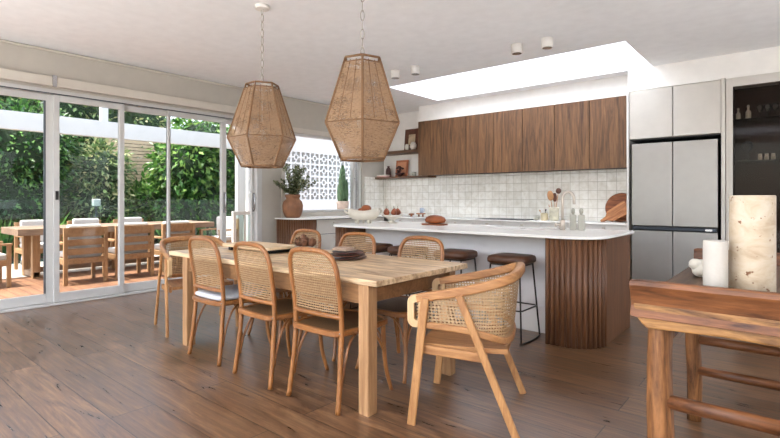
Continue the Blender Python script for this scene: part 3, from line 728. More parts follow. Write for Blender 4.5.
# vase with branches on left worktop
LEAFN = 0
def leaf_cloud(name, mat, parent, centers, dirs, size, aspect=.42, droop=.25, fold=.25, seed=1, loc=None):
    r = np.random.default_rng(seed); n = len(centers)
    d = dirs+r.normal(0, .45, (n, 3)); d[:, 2] -= droop; d /= np.linalg.norm(d, axis=1)[:, None]
    up = r.normal(0, .5, (n, 3)); up[:, 2] += 1.0; sd = np.cross(d, up); sd /= np.linalg.norm(sd, axis=1)[:, None]; nm = np.cross(sd, d)
    L_ = (size*r.uniform(.65, 1.25, n))[:, None]; wd = L_*aspect/2
    p0 = centers; p1 = centers+d*L_*.5+sd*wd+nm*wd*fold; p2 = centers+d*L_-nm*L_*.08; p3 = centers+d*L_*.5-sd*wd+nm*wd*fold
    V = np.stack([p0, p1, p2, p3], 1).reshape(-1, 3)
    me = bpy.data.meshes.new(name); me.vertices.add(4*n); me.vertices.foreach_set('co', V.astype(np.float32).ravel())
    idx = np.arange(n)[:, None]*4+np.array([0, 1, 2, 0, 2, 3]); me.loops.add(6*n); me.loops.foreach_set('vertex_index', idx.astype(np.int32).ravel())
    me.polygons.add(2*n); me.polygons.foreach_set('loop_start', (np.arange(2*n)*3).astype(np.int32)); me.polygons.foreach_set('loop_total', np.full(2*n, 3, np.int32))
    me.update(); me.validate(); me.materials.append(M[mat])
    o = bpy.data.objects.new(name, me); COL.objects.link(o)
    if parent: o.parent = parent
    if loc: o.location = loc
    return o
vz = thing('clay_vase', 'brown ribbed clay vase on the rounded worktop end', 'vase', (-6.2, 4.96, lz))
MB().lathe([(.105, 0), (.135, .04), (.158, .12), (.162, .2), (.145, .26), (.112, .295), (.105, .31), (.118, .335), (.124, .35), (.115, .375), (.105, .36), (.1, .3)], 40, rib=.025, nr=12).build('body', 'vase', vz)
br_ = thing('leafy_branches', 'grey green leafy branches spreading from the clay vase', 'branches', (-6.2, 4.96, lz+.3))
m = MB(); cs = []; ds = []
for k in range(26):
    a = random.uniform(-2.0, 2.0); sp_ = random.uniform(.06, .42)*(1 if abs(a) < 1.9 else .5); h = random.uniform(.2, .46) if sp_ > .2 else random.uniform(.35, .55)
    p = catmull([(0, 0, -.25), (.3*sp_*math.cos(a)*.4, .3*sp_*math.sin(a)*.4, .05), (sp_*.6*math.cos(a), sp_*.6*math.sin(a), h*.6), (sp_*math.cos(a), sp_*math.sin(a), h)], 6)
    m.tube(p, [.004, .0015], 5)
    for q in p[7:]:
        for _ in range(6): cs.append([q.x+random.gauss(0, .008), q.y+random.gauss(0, .008), q.z]); ds.append([random.gauss(0, 1), random.gauss(0, 1), random.uniform(.0, 1)])
m.build('branch', 'bark', br_); leaf_cloud('leaves', 'leafD', br_, np.array(cs), np.array(ds), .052, .6, 0, seed=3)
# cactus
pt = MB().lathe([(.1, 0), (.125, .17), (.13, .19), (.115, .19), (.105, .16)], 24)
tag(pt.build('cactus_pot', 'terra', loc=(XW-.18, 6.46, WZ0)), 'pale terracotta pot on the window sill', 'plant pot')
cc = MB()
for x, y, h, r in ((0, 0, .70, .055), (-.04, .065, .5, .04), (.03, -.07, .54, .042), (.05, .05, .42, .036), (-.03, -.06, .34, .036)):
    cc.lathe([(r*.6, -.02), (r, .08), (r*1.05, h*.6), (r*.9, h*.85), (r*.35, h)], 20, (x, y, 0), rib=.16, nr=5)
tag(cc.build('cactus', 'cactus', loc=(XW-.18, 6.46, WZ0+.17)), 'tall green columnar cactus growing in the terracotta pot', 'cactus')

# ------------------------------------------------------------------ ceiling spots
for i, (x, y) in enumerate(((-2.33, 4.92), (-2.0, 4.94), (-4.02, 4.90), (-3.70, 4.91))):
    s_ = thing('ceiling_spotlight', 'white cylindrical ceiling spotlight, ' + ('left of the pair near the skylight\'s right end', 'right of the pair near the skylight\'s right end', 'left of the pair near the pendant', 'right of the pair near the pendant')[i], 'spotlight', (x, y, ZC), 0, 'surface mounted spotlights')
    MB().lathe([(.06, -.1), (.06, -.001)], 24).build('housing', 'white_metal', s_)
    MB().lathe([(.05, -.103), (.05, -.1005)], 20).build('lens', 'chrome', s_)

# ------------------------------------------------------------------ pendants
def pendant(x, y, rz, label):
    zt_, zm, zb_ = 2.19, 1.725, 1.482; rt, rm, rb = .135, .287, .172
    p = thing('pendant_lamp', label, 'pendant lamp', (x, y, ZC), rz, 'woven jute pendants over the dining table')
    def hexa(r, z): return [Vector((r*math.cos(R(60*k)), r*math.sin(R(60*k)), z-ZC)) for k in range(6)]
    T, T2, Mi, B = hexa(rt, zt_), hexa(rt+.011, zt_-.035), hexa(rm, zm), hexa(rb, zb_)
    m = MB(); uv = []
    for k in range(6):
        l = (k+1) % 6
        for a, b in ((T2, Mi), (Mi, B)):
            w = (Mi[k]-Mi[l]).length
            m.add([a[k], a[l], b[l], b[k]], [(0, 1, 2, 3)])
            wa, wb = (a[k]-a[l]).length/2, (b[k]-b[l]).length/2
            uv += [(-wa, a[k].z), (wa, a[l].z), (wb, b[l].z), (-wb, b[k].z)]
    m.uv = uv; m.build('shade', 'jute', p, fixn=False)
    f = MB()
    for k in range(6):
        l = (k+1) % 6
        for a, b, r in ((T[k], T[l], .008), (T2[k], T2[l], .005), (Mi[k], Mi[l], .004), (B[k], B[l], .009), (T[k], Mi[k], .0085), (Mi[k], B[k], .0085)): f.tube([a, b], r, 6)
    for k in range(6):
        l = (k+1) % 6
        for a, b in ((T2, Mi), (Mi, B)):
            for q in (.33, .67): f.tube([a[k].lerp(a[l], q)*.985, b[k].lerp(b[l], q)*.985], .0022, 4)
    f.build('frame', 'jute_rib', p)
    g = MB()
    for k in range(6):
        for rr, zz in ((.55, 0),): g.tube([T[k]*1, Vector((0, 0, zt_-ZC))], .003, 5)
    g.lathe([(.02, zt_-.12-ZC), (.02, zt_-.03-ZC)], 12); g.tube([(0, 0, zt_-.04-ZC), (0, 0, zt_+.02-ZC)], .004, 6)
    g.tube([(0, 0, zt_-.1-ZC), (0, 0, 1.86-ZC)], .003, 5)
    g.build('socket', 'white_metal', p)
    MB().lathe([(.022, 1.80-ZC), (.022, 1.86-ZC)], 12).build('bulb_holder', 'brown', p)
    MB().lathe([(.006, 1.69-ZC), (.03, 1.71-ZC), (.04, 1.745-ZC), (.03, 1.775-ZC), (.014, 1.80-ZC)], 16).build('bulb', 'ceramic', p)
    ch = MB(); z = zt_+.02; i = 0
    while z < ZC-.03:
        L_ = .075; pts = []
        for k in range(14):
            a = 2*math.pi*k/14; u, v = .013*math.cos(a), (L_/2)*math.sin(a)+L_/2-.004
            pts.append((u if i % 2 else 0, 0 if i % 2 else u, z-ZC+v))
        ch.tube(pts, .0036, 6, True); z += L_-.009; i += 1
    ch.build('chain', 'chain_grey', p)
    MB().lathe([(.058, -.032), (.062, -.028), (.062, -.001)], 28).build('canopy', 'white_metal', p)
    return p
pendant(-3.56, 2.515, R(-35+35-0), 'hexagonal woven jute pendant, left one nearer the glass doors')
pendant(-2.37, 2.52, R(-47), 'hexagonal woven jute pendant, right one in front of the kitchen')

# ------------------------------------------------------------------ dining table
TX0, TX1, TY0, TY1, TZ = -4.10, -1.735, 1.955, 2.90, .757
dt = thing('dining_table', 'long farmhouse dining table of pale reclaimed wood', 'dining table', (0, 0, 0))
m = MB(); nb = 6; bwid = (TY1-TY0-.0)/nb
for k in range(nb):
    y0 = TY0+k*bwid
    MBk = MB().bb(TX0+(.0 if 0 < k < nb-1 else .0), TX1, y0+.0006, y0+bwid-.0006, TZ-.034, TZ)
    MBk.build('tabletop_board', 'table', dt, bevel=.004)
LX0, LX1, LY0, LY1 = -3.885, -1.805, 1.965, 2.855
for x in (LX0, LX1-.075):
    for y in (LY0, LY1-.075):
        MB().prism(roundrect(x, x+.075, y, y+.075, .004, 2), 0, TZ-.035).build('leg', 'table_leg', dt)
ap = MB().bb(LX0+.076, LX1-.076, LY0+.012, LY0+.034, TZ-.145, TZ-.035).bb(LX0+.076, LX1-.076, LY1-.034, LY1-.012, TZ-.145, TZ-.035)
ap.bb(LX0+.012, LX0+.034, LY0+.076, LY1-.076, TZ-.145, TZ-.035).bb(LX1-.060, LX1-.038, LY0+.076, LY1-.076, TZ-.145, TZ-.035)
ap.build('apron', 'table_y', dt, bevel=.002)

# ------------------------------------------------------------------ bentwood chairs
def yb(z): return float(np.interp(z, [0, .2, .44, .6, .8, .92], [-.235, -.208, -.19, -.2, -.232, -.262]))
def side_chair(label, cushion):
    c_ = thing('dining_chair', label, 'chair', (0, 0, 0), 0, 'bentwood chairs with cane backs')
    zt_ = .895; xs = .197
    side = [(-.212, yb(0), 0), (-.205, yb(.15), .15), (-.197, yb(.3), .3), (-xs, yb(.44), .44), (-xs, yb(.6), .6), (-xs-.002, yb(.75), .75), (-xs+.002, yb(.81), .81), (-xs+.02, yb(.862), .862), (-xs+.058, yb(.893), .893), (-xs+.11, yb(.903), .903)]
    path = catmull(side, 4)+[Vector((x, yb(.905)-.004, .906)) for x in (-.045, 0, .045)]+[Vector((-p.x, p.y, p.z)) for p in reversed(catmull(side, 4))]
    MB().tube(path, .0155, 10).build('back_frame', 'bent', c_)
    # cane
    rows = 14; cols = 8; m = MB(); uv = []; vs = []; fs = []
    for i in range(rows+1):
        z = .535+(.900-.535)*i/rows
        w = xs if z < .80 else xs-.105*((z-.80)/.10)**2.6
        for j in range(cols+1):
            x = -w+2*w*j/cols; vs.append((x, yb(z)-.012*(1-(x/xs)**2), z)); uv.append((x, z))
    for i in range(rows):
        for j in range(cols): a = i*(cols+1)+j; fs.append((a, a+1, a+cols+2, a+cols+1))
    m.add(vs, fs, True); m.uv = uv; m.build('cane_back', 'cane', c_, fixn=False)
    MB().tube(catmull([(-xs, yb(.53), .53), (-.1, yb(.53)-.012, .53), (.1, yb(.53)-.012, .53), (xs, yb(.53), .53)], 5), .014, 8).build('back_rail', 'bent_seat', c_)
    # seat
    sp_ = [(-.185, -.2), (-.1, -.225), (.1, -.225), (.185, -.2), (.208, -.05), (.222, .12), (.19, .205), (.1, .232), (-.1, .232), (-.19, .205), (-.222, .12), (-.208, -.05)]
    sc_ = [tuple(p)[:2] for p in catmull([(a, b, 0) for a, b in sp_], 4, True)]
    m = MB().strip([(a, b, .437) for a, b in sc_], .032, .034, closed=True); m.build('seat_frame', 'bent_seat', c_)
    MB().prism([(a*.94, b*.94) for a, b in sc_], .438, .449).build('seat', 'cane_seat', c_)
    if cushion:
        MB().rings([[(a*s_, b*s_, z) for a, b in sc_] for s_, z in ((.9, .4545), (.96, .458), (.985, .47), (.96, .484), (.85, .49))], True).build('seat_pad', 'cushion', c_)
    for sx in (-1, 1):
        MB().tube(catmull([(sx*.185, .185, .425), (sx*.19, .19, .3), (sx*.198, .2, .15), (sx*.215, .235, 0)], 4), [.017, .0125], 10).build('leg', 'bent', c_)
        MB().tube(catmull([(sx*.203, -.2, .13), (sx*.2, -.175, .24), (sx*.19, -.12, .36), (sx*.18, -.05, .41), (sx*.18, .05, .41), (sx*.187, .12, .36), (sx*.195, .178, .26), (sx*.2, .2, .17)], 4), .0085, 8).build('brace', 'bent', c_)
    MB().tube(catmull([(-.188, .2, .24), (-.14, .195, .36), (-.05, .19, .41), (.05, .19, .41), (.14, .195, .36), (.188, .2, .24)], 4), .008, 8).build('brace', 'bent', c_)
    for sx in (-1, 1): MB().ball((sx*.197, yb(.44)-.017, .44), .005, 5).build('bolt', 'chrome', c_)
    return c_
ca = side_chair('cane back chair with grey seat pad, near side of the table, leftmost', True)
ca.location = (-3.395, 2.115, 0)
cb = side_chair('cane back chair without a pad, middle of the near side of the table', False)
cb.location = (-2.75, 2.10, 0); cb.rotation_euler = (0, 0, R(-2))
dup(cb, (-2.17, 2.11, 0), R(1), 'cane back chair, near side of the table, closest to the camera')
dup(cb, (-2.17, 2.71, 0), R(180), 'cane back chair, far side of the table, nearest the island\'s fluted right end')
dup(cb, (-2.84, 2.715, 0), R(180), 'cane back chair, middle of the far side of the table, behind the plates')
dup(cb, (-3.50, 2.715, 0), R(180), 'cane back chair, far side of the table, behind the dried flowers')

# ------------------------------------------------------------------ armchairs
def armchair(label, loc, rz):
    c_ = thing('armchair', label, 'armchair', loc, rz, 'curved armchairs at the table ends')
    half = [(.285, .250, .668), (.285, .20, .680), (.284, .05, .710), (.281, -.08, .742), (.268, -.175, .770), (.235, -.235, .792), (.15, -.262, .806), (0, -.27, .812)]
    low = [(.285, .250, .535), (.285, .2, .532), (.283, .0, .52), (.278, -.08, .505), (.26, -.15, .485), (.215, -.20, .465), (.12, -.225, .455), (0, -.23, .452)]
    def full(h): q = catmull(h, 5); return q+[Vector((-p.x, p.y, p.z)) for p in reversed(q[:-1])]
    T = full(half); B = full(low)
    MB().strip(T, .030, .05, ws=[1, 1, 1.0, 1.5, 1.7, 1.5, 1.0, 1, 1]).build('top_rail', 'teak_x', c_, bevel=.004)
    MB().strip(B, .024, .036).build('lower_rail', 'teak_x', c_, bevel=.003)
    for sx in (-1, 1):
        ro = roundrect(.215, .298, .518, .690, .04, 5, (1, .3, .3, 1)); ri = roundrect(.236, .262, .556, .652, .012, 5, (1, .3, .3, 1))
        x0_, x1_ = sx*.285-.014, sx*.285+.014
        MB().rings([[(x0_, a, b) for a, b in ro], [(x1_, a, b) for a, b in ro], [(x1_, a, b) for a, b in ri], [(x0_, a, b) for a, b in ri]], False, False, True).build('arm_end', 'teak_pale', c_)
        MB().strip([(sx*.305, .275, 0), (sx*.303, .20, .675)], .046, .022, up=(1, 0, 0)).build('leg', 'teak', c_, bevel=.004)
        MB().strip([(sx*.305, -.27, 0), (sx*.305, .02, .70)], .040, .022, up=(1, 0, 0)).build('leg', 'teak', c_, bevel=.004)
        MB().strip([(sx*.27, .235, .40), (sx*.27, -.12, .38)], .022, .05).build('side_rail', 'teak_x', c_, bevel=.003)
    # cane
    m = MB(); uv = []; vs = []; fs = []; rows = 8; n = len(T); acc = 0
    for i in range(n):
        if i: acc += (Vector(T[i])-Vector(T[i-1])).length
        for j in range(rows+1):
            p = T[i].lerp(B[i], (j+.0)/rows); vs.append(tuple(p)); uv.append((acc, p.z))
    for i in range(n-1):
        for j in range(rows): a = i*(rows+1)+j; fs.append((a, a+1, a+rows+2, a+rows+1))
    m.add(vs, fs, True); m.uv = uv; m.build('cane_back', 'cane_big', c_, fixn=False)
    # seat: dished slab
    m = MB(); nx, ny = 12, 10; vs = []; fs = []
    for s_ in (0, 1):
        for j in range(ny+1):
            for i in range(nx+1):
                x = -.255+.51*i/nx; y = -.22+.46*j/ny; x *= (1-.1*max(0, -y/.22))
                vs.append((x, y, .425-.012*(1-(x/.255)**2)*(1-((y-.0)/.25)**2) if s_ else .398))
    K = (nx+1)*(ny+1)
    for j in range(ny):
        for i in range(nx):
            a = j*(nx+1)+i; fs += [(a, a+1, a+nx+2, a+nx+1), (a+K, a+nx+1+K, a+nx+2+K, a+1+K)]
    for i in range(nx): a = i; b = ny*(nx+1)+i; fs += [(a, a+K, a+1+K, a+1), (b, b+1, b+1+K, b+K)]
    for j in range(ny): a = j*(nx+1); b = a+nx; fs += [(a, a+nx+1, a+nx+1+K, a+K), (b, b+K, b+nx+1+K, b+nx+1)]
    m.add(vs, fs); m.build('seat', 'teak_x', c_)
    return c_
armchair('pale teak armchair with wraparound cane back, at the table\'s right end', (-1.43, 2.435, 0), R(111.7))
armchair('pale teak armchair pulled up to the table\'s left end by the glass doors', (-4.375, 2.345, 0), R(-104.4))

# ------------------------------------------------------------------ table top things
rz_ = thing('wooden_riser', 'low pale wooden serving riser on dark feet along the table', 'riser', (-3.53, 2.46, TZ), 0)
MB().prism(roundrect(-.33, .33, -.16, .16, .03, 4), .032, .056).build('board', 'riser_pale', rz_, bevel=.004)
for x in (-.24, .24): MB().bb(x-.02, x+.02, -.13, .13, 0, .031).build('foot', 'black', rz_)
dp = thing('flower_dish', 'grey stone dish holding dried flowers on the table', 'dish', (-3.09, 2.60, TZ))
MB().lathe([(.055, 0), (.075, .01), (.085, .06), (.077, .06), (.06, .015)], 22).build('bowl_body', 'stoneware', dp)
df_ = thing('dried_flowers', 'dried brown protea heads lying in the grey dish', 'dried flowers', (-3.09, 2.60, TZ+.05))
for x, y, z, r, a in ((-.06, -.0, .035, .034, -75), (.0, .0, .03, .042, -30), (.075, .0, .032, .03, 35), (-.04, .02, .07, .022, -60), (.03, -.03, .035, .03, 60)):
    q = MB().lathe([(.004, -.07), (.006, -.03), (r*.8, -.015), (r, .015), (r*.75, .04), (r*.2, .05)], 16, rib=.2, nr=8).build('flower_head', 'redbrown', df_, loc=(x, y, z)); q.rotation_euler = (R(random.uniform(-30, 30)), R(a), 0)
leaf_cloud('dried_leaves', 'dryleaf', df_, rng.normal(0, 1, (70, 3))*np.array([.055, .03, .012])+np.array([0, 0, .035]), np.stack([rng.normal(0, 1, 70), rng.normal(0, 1, 70), rng.uniform(.2, 1, 70)], 1), .05, .3, 0, seed=12)
sz = TZ
for i, (r, h, mt, lb) in enumerate(((.15, .014, 'plum', 'largest plum brown plate at the bottom of the stack'), (.135, .014, 'brown', 'middle brown plate of the stack'), (.118, .014, 'plum', 'smallest dark plate at the top of the stack'))):
    p_ = MB().lathe([(r*.6, 0), (r*.7, .003), (r, h), (r*.98, h+.004), (r*.6, .006)], 30).build('dinner_plate', mt, loc=(-2.56+.006*i, 2.55, sz))
    tag(p_, lb, 'plate', 'stacked dinner plates on the table'); sz += .019
tag(MB().prism(roundrect(-.085, .075, -.06, .06, .015, 3), 0, .010).prism(roundrect(-.08, .06, -.055, .055, .015, 3), .0102, .02).build('folded_napkin', 'napkin', bevel=.003, loc=(-2.58, 2.55, sz+.005)), 'folded taupe napkin lying on the stacked plates', 'napkin')

# ------------------------------------------------------------------ bar stools
def stool(label):
    s_ = thing('bar_stool', label, 'stool', (0, 0, 0), 0, 'leather bar stools along the island')
    P0 = roundrect(-.175, .175, -.165, .165, .07, 5)
    MB().rings([[(a*k, b*k, z) for a, b in P0] for k, z in ((.93, .650), (1, .658), (1.01, .685), (.97, .705), (.85, .714), (.4, .718))], True).build('seat', 'leather', s_)
    MB().prism([(a*.9, b*.9) for a, b in P0], .635, .649).build('seat_frame', 'iron', s_)
    for sx in (-1, 1):
        for sy in (-1, 1): MB().tube([(sx*.135, sy*.13, .636), (sx*.175, sy*.185, .008)], .0075, 8).build('leg', 'iron', s_)
        MB().tube(catmull([(sx*.175, -.185, .008), (sx*.19, -.1, .008), (sx*.195, 0, .008), (sx*.19, .1, .008), (sx*.175, .185, .008)], 4), .0075, 8).build('base_rail', 'iron', s_)
    ring = [(a, b, .27) for a, b in roundrect(-.165, .165, -.168, .168, .04, 4)]
    MB().tube(ring, .0065, 8, True).build('footrest', 'iron', s_)
    return s_
s0 = stool('brown leather bar stool nearest the fluted right end of the island'); s0.location = (-1.905, 3.92, 0)
dup(s0, (-2.48, 3.92, 0), R(2), 'brown leather bar stool, second from the fluted right end')
dup(s0, (-3.05, 3.92, 0), R(-2), 'brown leather bar stool mostly hidden behind the far cane chairs')
dup(s0, (-3.52, 3.92, 0), 0, 'brown leather bar stool nearest the left end of the island')

# ------------------------------------------------------------------ old console table
CX0, CX1, CY0, CY1, CZ = -.52, .12, 2.13, 3.75, .80
ct = thing('console_table', 'rustic old wooden altar table with upturned ends', 'console table', (0, 0, 0))
for k in range(3):
    w_ = (CX1-CX0-.06)/3; MB().bb(CX0+.03+k*w_+.001, CX0+.03+(k+1)*w_-.001, CY0+.03, CY1-.03, CZ-.03, CZ).build('top_board', 'old_top', ct, bevel=.003)
def endprof(x0, x1, y, s_):
    # moulded upturned end, swept along X
    sec = [(0, -.075), (.018, -.03), (.012, -.005), (.0, .03), (-.012, .055), (-.008, .075), (.018, .078), (.03, .05), (.034, .0), (.036, -.075)]
    rs = []
    for x, k in ((x0, .93), (x0+.02, 1.0), ((x0+x1)/2, .985), (x1-.02, 1.0), (x1, .93)):
        rs.append([(x, y+s_*a, CZ+b*k) for a, b in sec])
    return MB().rings(rs, False)
endprof(CX0, CX1, CY0, 1).build('end_moulding', 'old', ct, bevel=.004)
endprof(CX0, CX1, CY1, -1).build('end_moulding', 'old', ct, bevel=.004)
apn = [(CX0+.01, CZ-.02), (CX0+.012, CZ-.062), (CX0+.04, CZ-.10), (CX0+.06, CZ-.118), (-.2, CZ-.108), (CX1-.06, CZ-.118), (CX1-.04, CZ-.10), (CX1-.012, CZ-.062), (CX1-.01, CZ-.02)]
MB().prism(apn, CY0+.012, CY0+.055, axis=1).build('apron', 'old_pale', ct, bevel=.008)
MB().prism(apn, CY1-.055, CY1-.012, axis=1).build('apron', 'old_pale', ct, bevel=.008)
MB().bb(CX0+.03, CX0+.06, CY0+.06, CY1-.06, CZ-.11, CZ-.03).build('apron', 'old', ct, bevel=.006)
MB().bb(CX1-.06, CX1-.03, CY0+.06, CY1-.06, CZ-.11, CZ-.03).build('apron', 'old', ct, bevel=.006)
def rough_leg(x, y0, y1, r0, r1):
    n = 12; rs = []
    for i in range(13):
        t_ = i/12; z = (CZ-.035)*(1-t_); r = r0+(r1-r0)*t_; yy_ = y0+(y1-y0)*t_
        ph = math.sin(t_*7+x*9)*.004
        rs.append([(x+ph+(r*(1+.09*math.sin(3*2*math.pi*k/n+t_*3)+random.uniform(-.03, .03)))*math.cos(2*math.pi*k/n), yy_+r*math.sin(2*math.pi*k/n), z) for k in range(n)])
    return MB().rings(rs)
LG = {'nl': (-.43, 2.235, 2.21), 'nr': (.03, 2.235, 2.21), 'fl': (-.43, 3.03, 3.09), 'fr': (.03, 3.03, 3.09)}
for k, (x, a, b) in LG.items(): rough_leg(x, a, b, .046 if k[0] == 'n' else .036, .049 if k[0] == 'n' else .034).build('leg', 'old_leg', ct)
def stretch(p, q, r, mt='old'): MB().tube([p, q], r, 10, sy=1.25).build('stretcher', mt, ct)
for z in (.385, .20): stretch((-.43, 2.215, z), (.03, 2.215, z), .023)
for z in (.445, .28): stretch((-.43, 3.06, z), (.03, 3.06, z), .019)
for x in (-.43, .03): stretch((x, 2.23, .60), (x, 3.04, .60), .018)
# ceramics on console
tv = thing('tall_cylinder_vase', 'tall pitted travertine cylinder on the rustic console table', 'vase', (-.132, 2.325, CZ+.001))
MB().lathe([(.070, 0), (.073, .004), (.073, .409), (.070, .413), (.05, .413), (.048, .2)], 48).build('body', 'trav', tv)
sv = thing('short_cylinder_vase', 'short white pitted cylinder vase beside the tall travertine one', 'vase', (-.239, 2.222, CZ+.001))
MB().lathe([(.039, 0), (.041, .003), (.041, .234), (.039, .24), (.032, .24), (.030, .1)], 36).build('body', 'pale_trav', sv)
m = MB().ball((0, 0, .045), (.045, .08, .045), 9, .09).ball((-.02, -.05, .07), (.03, .035, .028), 7, .1)
sh = m.build('carved_stone', 'ceramic', loc=(-.375, 2.93, CZ)); tag(sh, 'white rounded carved stone lying behind the cylinder vases', 'sculpture')

# ------------------------------------------------------------------ outside
G = -.03
struct(MB().bb(-9.35, XW-.16, -3, 9, -.12, G), 'deck', 'deck')
struct(MB().bb(-11.4, -9.36, -4, 11, -.12, G-.004), 'paving', 'paving')
struct(MB().bb(-30, -12.3, -14, 24, -.2, -.06), 'ground', 'soil')
struct(MB().bb(-12.3, -11.4, -4, 11, -.3, -.09), 'pool_water', 'water')
struct(MB().bb(XR+.11, 9, -9, 9, -.12, G).bb(-6.1, XR+.11, -9, YF-.11, -.12, G), 'bounce_ground', plain('pale_bounce_ground', '#e0dedb', .8))  # unseen pale ground, added to bounce sunlight onto the ceiling
struct(MB().bb(-16.3, -16.2, -10, 20, -.1, 2.3), 'garden_fence', 'fence')
# white beam with posts
pg = thing('pergola', 'white painted pergola beam on posts outside the glass doors', 'pergola', (-9.6, 0, 0))
MB().bb(-.06, .06, -2.0, 9.2, 2.31, 2.60).build('beam', 'beam', pg, bevel=.004)
for y in (-1.8, 9.0): MB().bb(-.06, .06, y-.06, y+.06, G, 2.31).build('post', 'beam', pg)
for y in (3.39,): MB().bb(-.055, .055, y-.055, y+.055, 2.60, 3.3).build('upper_post', 'beam', pg)
MB().bb(-.06, .06, -2.0, 9.2, 3.3, 3.42).build('top_beam', 'beam', pg)
# slatted screen
sf = thing('slatted_screen', 'pale timber slatted screen standing among the shrubs', 'screen', (-14.2, 5.1, -.06))
m = MB()
for k in range(30): m.bb(-.02, .02, -.0, 3.0, .05+k*.095, .13+k*.095)
m.build('slats', plain('cedar', '#d3b595', .7, noise=.08), sf)
for y in (.1, 1.5, 2.9): MB().bb(-.07, -.02, y-.04, y+.04, 0, 2.9).build('post', 'out_teak_z', sf)
# glass pool fence
for k in range(6):
    y0 = -.4+k*1.62
    gp = thing('pool_fence_panel', None, 'glass fence panel', (-11.2, y0, G), 0, 'glass panels of the pool fence')
    gp['label'] = 'frameless glass pool fence panel, seen through the sliding doors, ' + ('first', 'second', 'third', 'fourth', 'fifth', 'sixth')[k]+' from the left'
    MB().bb(-.006, .006, 0, 1.58, .05, 1.22).build('pane', 'glass_pool', gp)
    for y in (.25, 1.33): MB().lathe([(.03, 0), (.025, .15)], 10, (0, y, 0)).build('spigot', 'chrome', gp)
gt = thing('glass_gate', 'low white framed glass gate outside, right of the armchair', 'gate', (-8.0, 5.0, G))
MB().bb(-.03, .03, 0, .06, 0, 1.0).bb(-.03, .03, .9, .96, 0, 1.0).bb(-.03, .03, .06, .9, .93, 1.0).build('frame', 'beam', gt)
MB().bb(-.025, .025, .24, .27, .0, .93).build('mullion', 'beam', gt)
MB().bb(-.004, .004, .06, .9, .0, .93).build('pane', 'glass_pool', gt)
# breeze block wall
bb_ = MB(); s_ = .29; X0 = -9.0
solid = MB().bb(X0-.09, X0, 6.0, 12.3, -.12, 1.17).bb(X0-.09, X0, 6.0, 12.3, 1.17+4*s_, 3.2)
def blk(y, z):
    t1 = .022
    for a, b, c_, d in ((0, s_, 0, t1), (0, s_, s_-t1, s_), (0, t1, t1, s_-t1), (s_-t1, s_, t1, s_-t1)): bb_.bb(X0-.08, X0-.005, y+a, y+b, z+c_, z+d)
    i0, i1 = .085, .205; t2 = .022
    for a, b, c_, d in ((i0, i1, i0, i0+t2), (i0, i1, i1-t2, i1), (i0, i0+t2, i0+t2, i1-t2), (i1-t2, i1, i0+t2, i1-t2)): bb_.bb(X0-.08, X0-.005, y+a, y+b, z+c_, z+d)
    m_ = s_/2
    for a, b, c_, d in ((m_-.018, m_+.018, t1, i0), (m_-.018, m_+.018, i1, s_-t1), (t1, i0, m_-.018, m_+.018), (i1, s_-t1, m_-.018, m_+.018)): bb_.bb(X0-.08, X0-.005, y+a, y+b, z+c_, z+d)
y = 6.0
while y < 12.2:
    for k in range(4): blk(y, 1.17+k*s_)
    y += s_
bw_ = thing('breeze_block_wall', 'white breeze block screen wall outside the kitchen window', 'screen wall', (0, 0, 0)); 
solid.build('solid_wall', 'bb', bw_); MB().bb(X0-.5, X0-.4, 6.0, 12.3, 0, 3.2).build('rear_wall', 'bb', bw_); MB().bb(X0-.5, X0+1.2, 6.3, 12.3, 3.2, 3.3).build('cover', 'bb', bw_); bb_.build('breeze_blocks', 'bb', bw_)

# outdoor table
ot = thing('outdoor_table', 'long chunky weathered timber table outside on the deck', 'outdoor table', (-9.3, 1.95, G))
MB().bb(-.5, .5, 0, 3.15, .68, .78).build('tabletop', 'out_grey', ot, bevel=.006)
for y in (.28, 1.5, 2.7):
    for x in (-.3, 0, .3) if y > 1 else (-.25, .25): MB().bb(x-.05, x+.05, y-.05, y+.05, .0, .68).build('leg', 'out_teak_z', ot, bevel=.004)
MB().bb(-.04, .04, .28, 2.7, .06, .14).bb(-.3, .3, .24, .32, .02, .1).build('floor_beam', 'out_grey', ot, bevel=.004)
def out_chair(label):
    c_ = thing('outdoor_armchair', label, 'outdoor armchair', (0, 0, 0), 0, 'timber armchairs around the outdoor table')
    for sx in (-1, 1):
        MB().bb(sx*.26-.025, sx*.26+.025, -.27, -.22, 0, .82).build('leg', 'out_teak_z', c_, bevel=.003)
        MB().bb(sx*.26-.025, sx*.26+.025, .22, .27, 0, .58).build('leg', 'out_teak_z', c_, bevel=.003)
        MB().bb(sx*.26-.035, sx*.26+.035, -.22, .28, .58, .61).build('armrest', 'out_teak', c_, bevel=.003)
    MB().bb(-.235, .235, -.265, -.225, .30, .38).bb(-.235, .235, .225, .265, .30, .38).bb(-.28, -.24, -.22, .22, .30, .38).bb(.24, .28, -.22, .22, .30, .38).build('seat_frame', 'out_teak', c_, bevel=.003)
    b = MB()
    for z0, z1 in ((.43, .52), (.56, .65), (.69, .82)): b.bb(-.235, .235, -.262, -.235, z0, z1)
    b.build('back_slats', 'out_teak', c_, bevel=.003)
    MB().bb(-.225, .225, -.2, .24, .375, .46).build('seat_cushion', 'out_cush', c_, bevel=.025, seg=3)
    MB().bb(-.22, .22, -.225, -.12, .46, .86).build('back_cushion', 'out_cush', c_, bevel=.03, seg=3)
    return c_
oc = out_chair('timber outdoor armchair on the near side of the table, leftmost'); oc.location = (-8.16, 2.56, G); oc.rotation_euler = (0, 0, R(90))
dup(oc, (-8.16, 3.24, G), R(90), 'timber outdoor armchair on the near side of the table, middle one')
dup(oc, (-8.2, 3.95, G), R(92), 'timber outdoor armchair on the near side of the table, rightmost')
dup(oc, (-8.68, 1.52, G), R(0), 'timber outdoor armchair at the table\'s left end, cut by the picture edge')
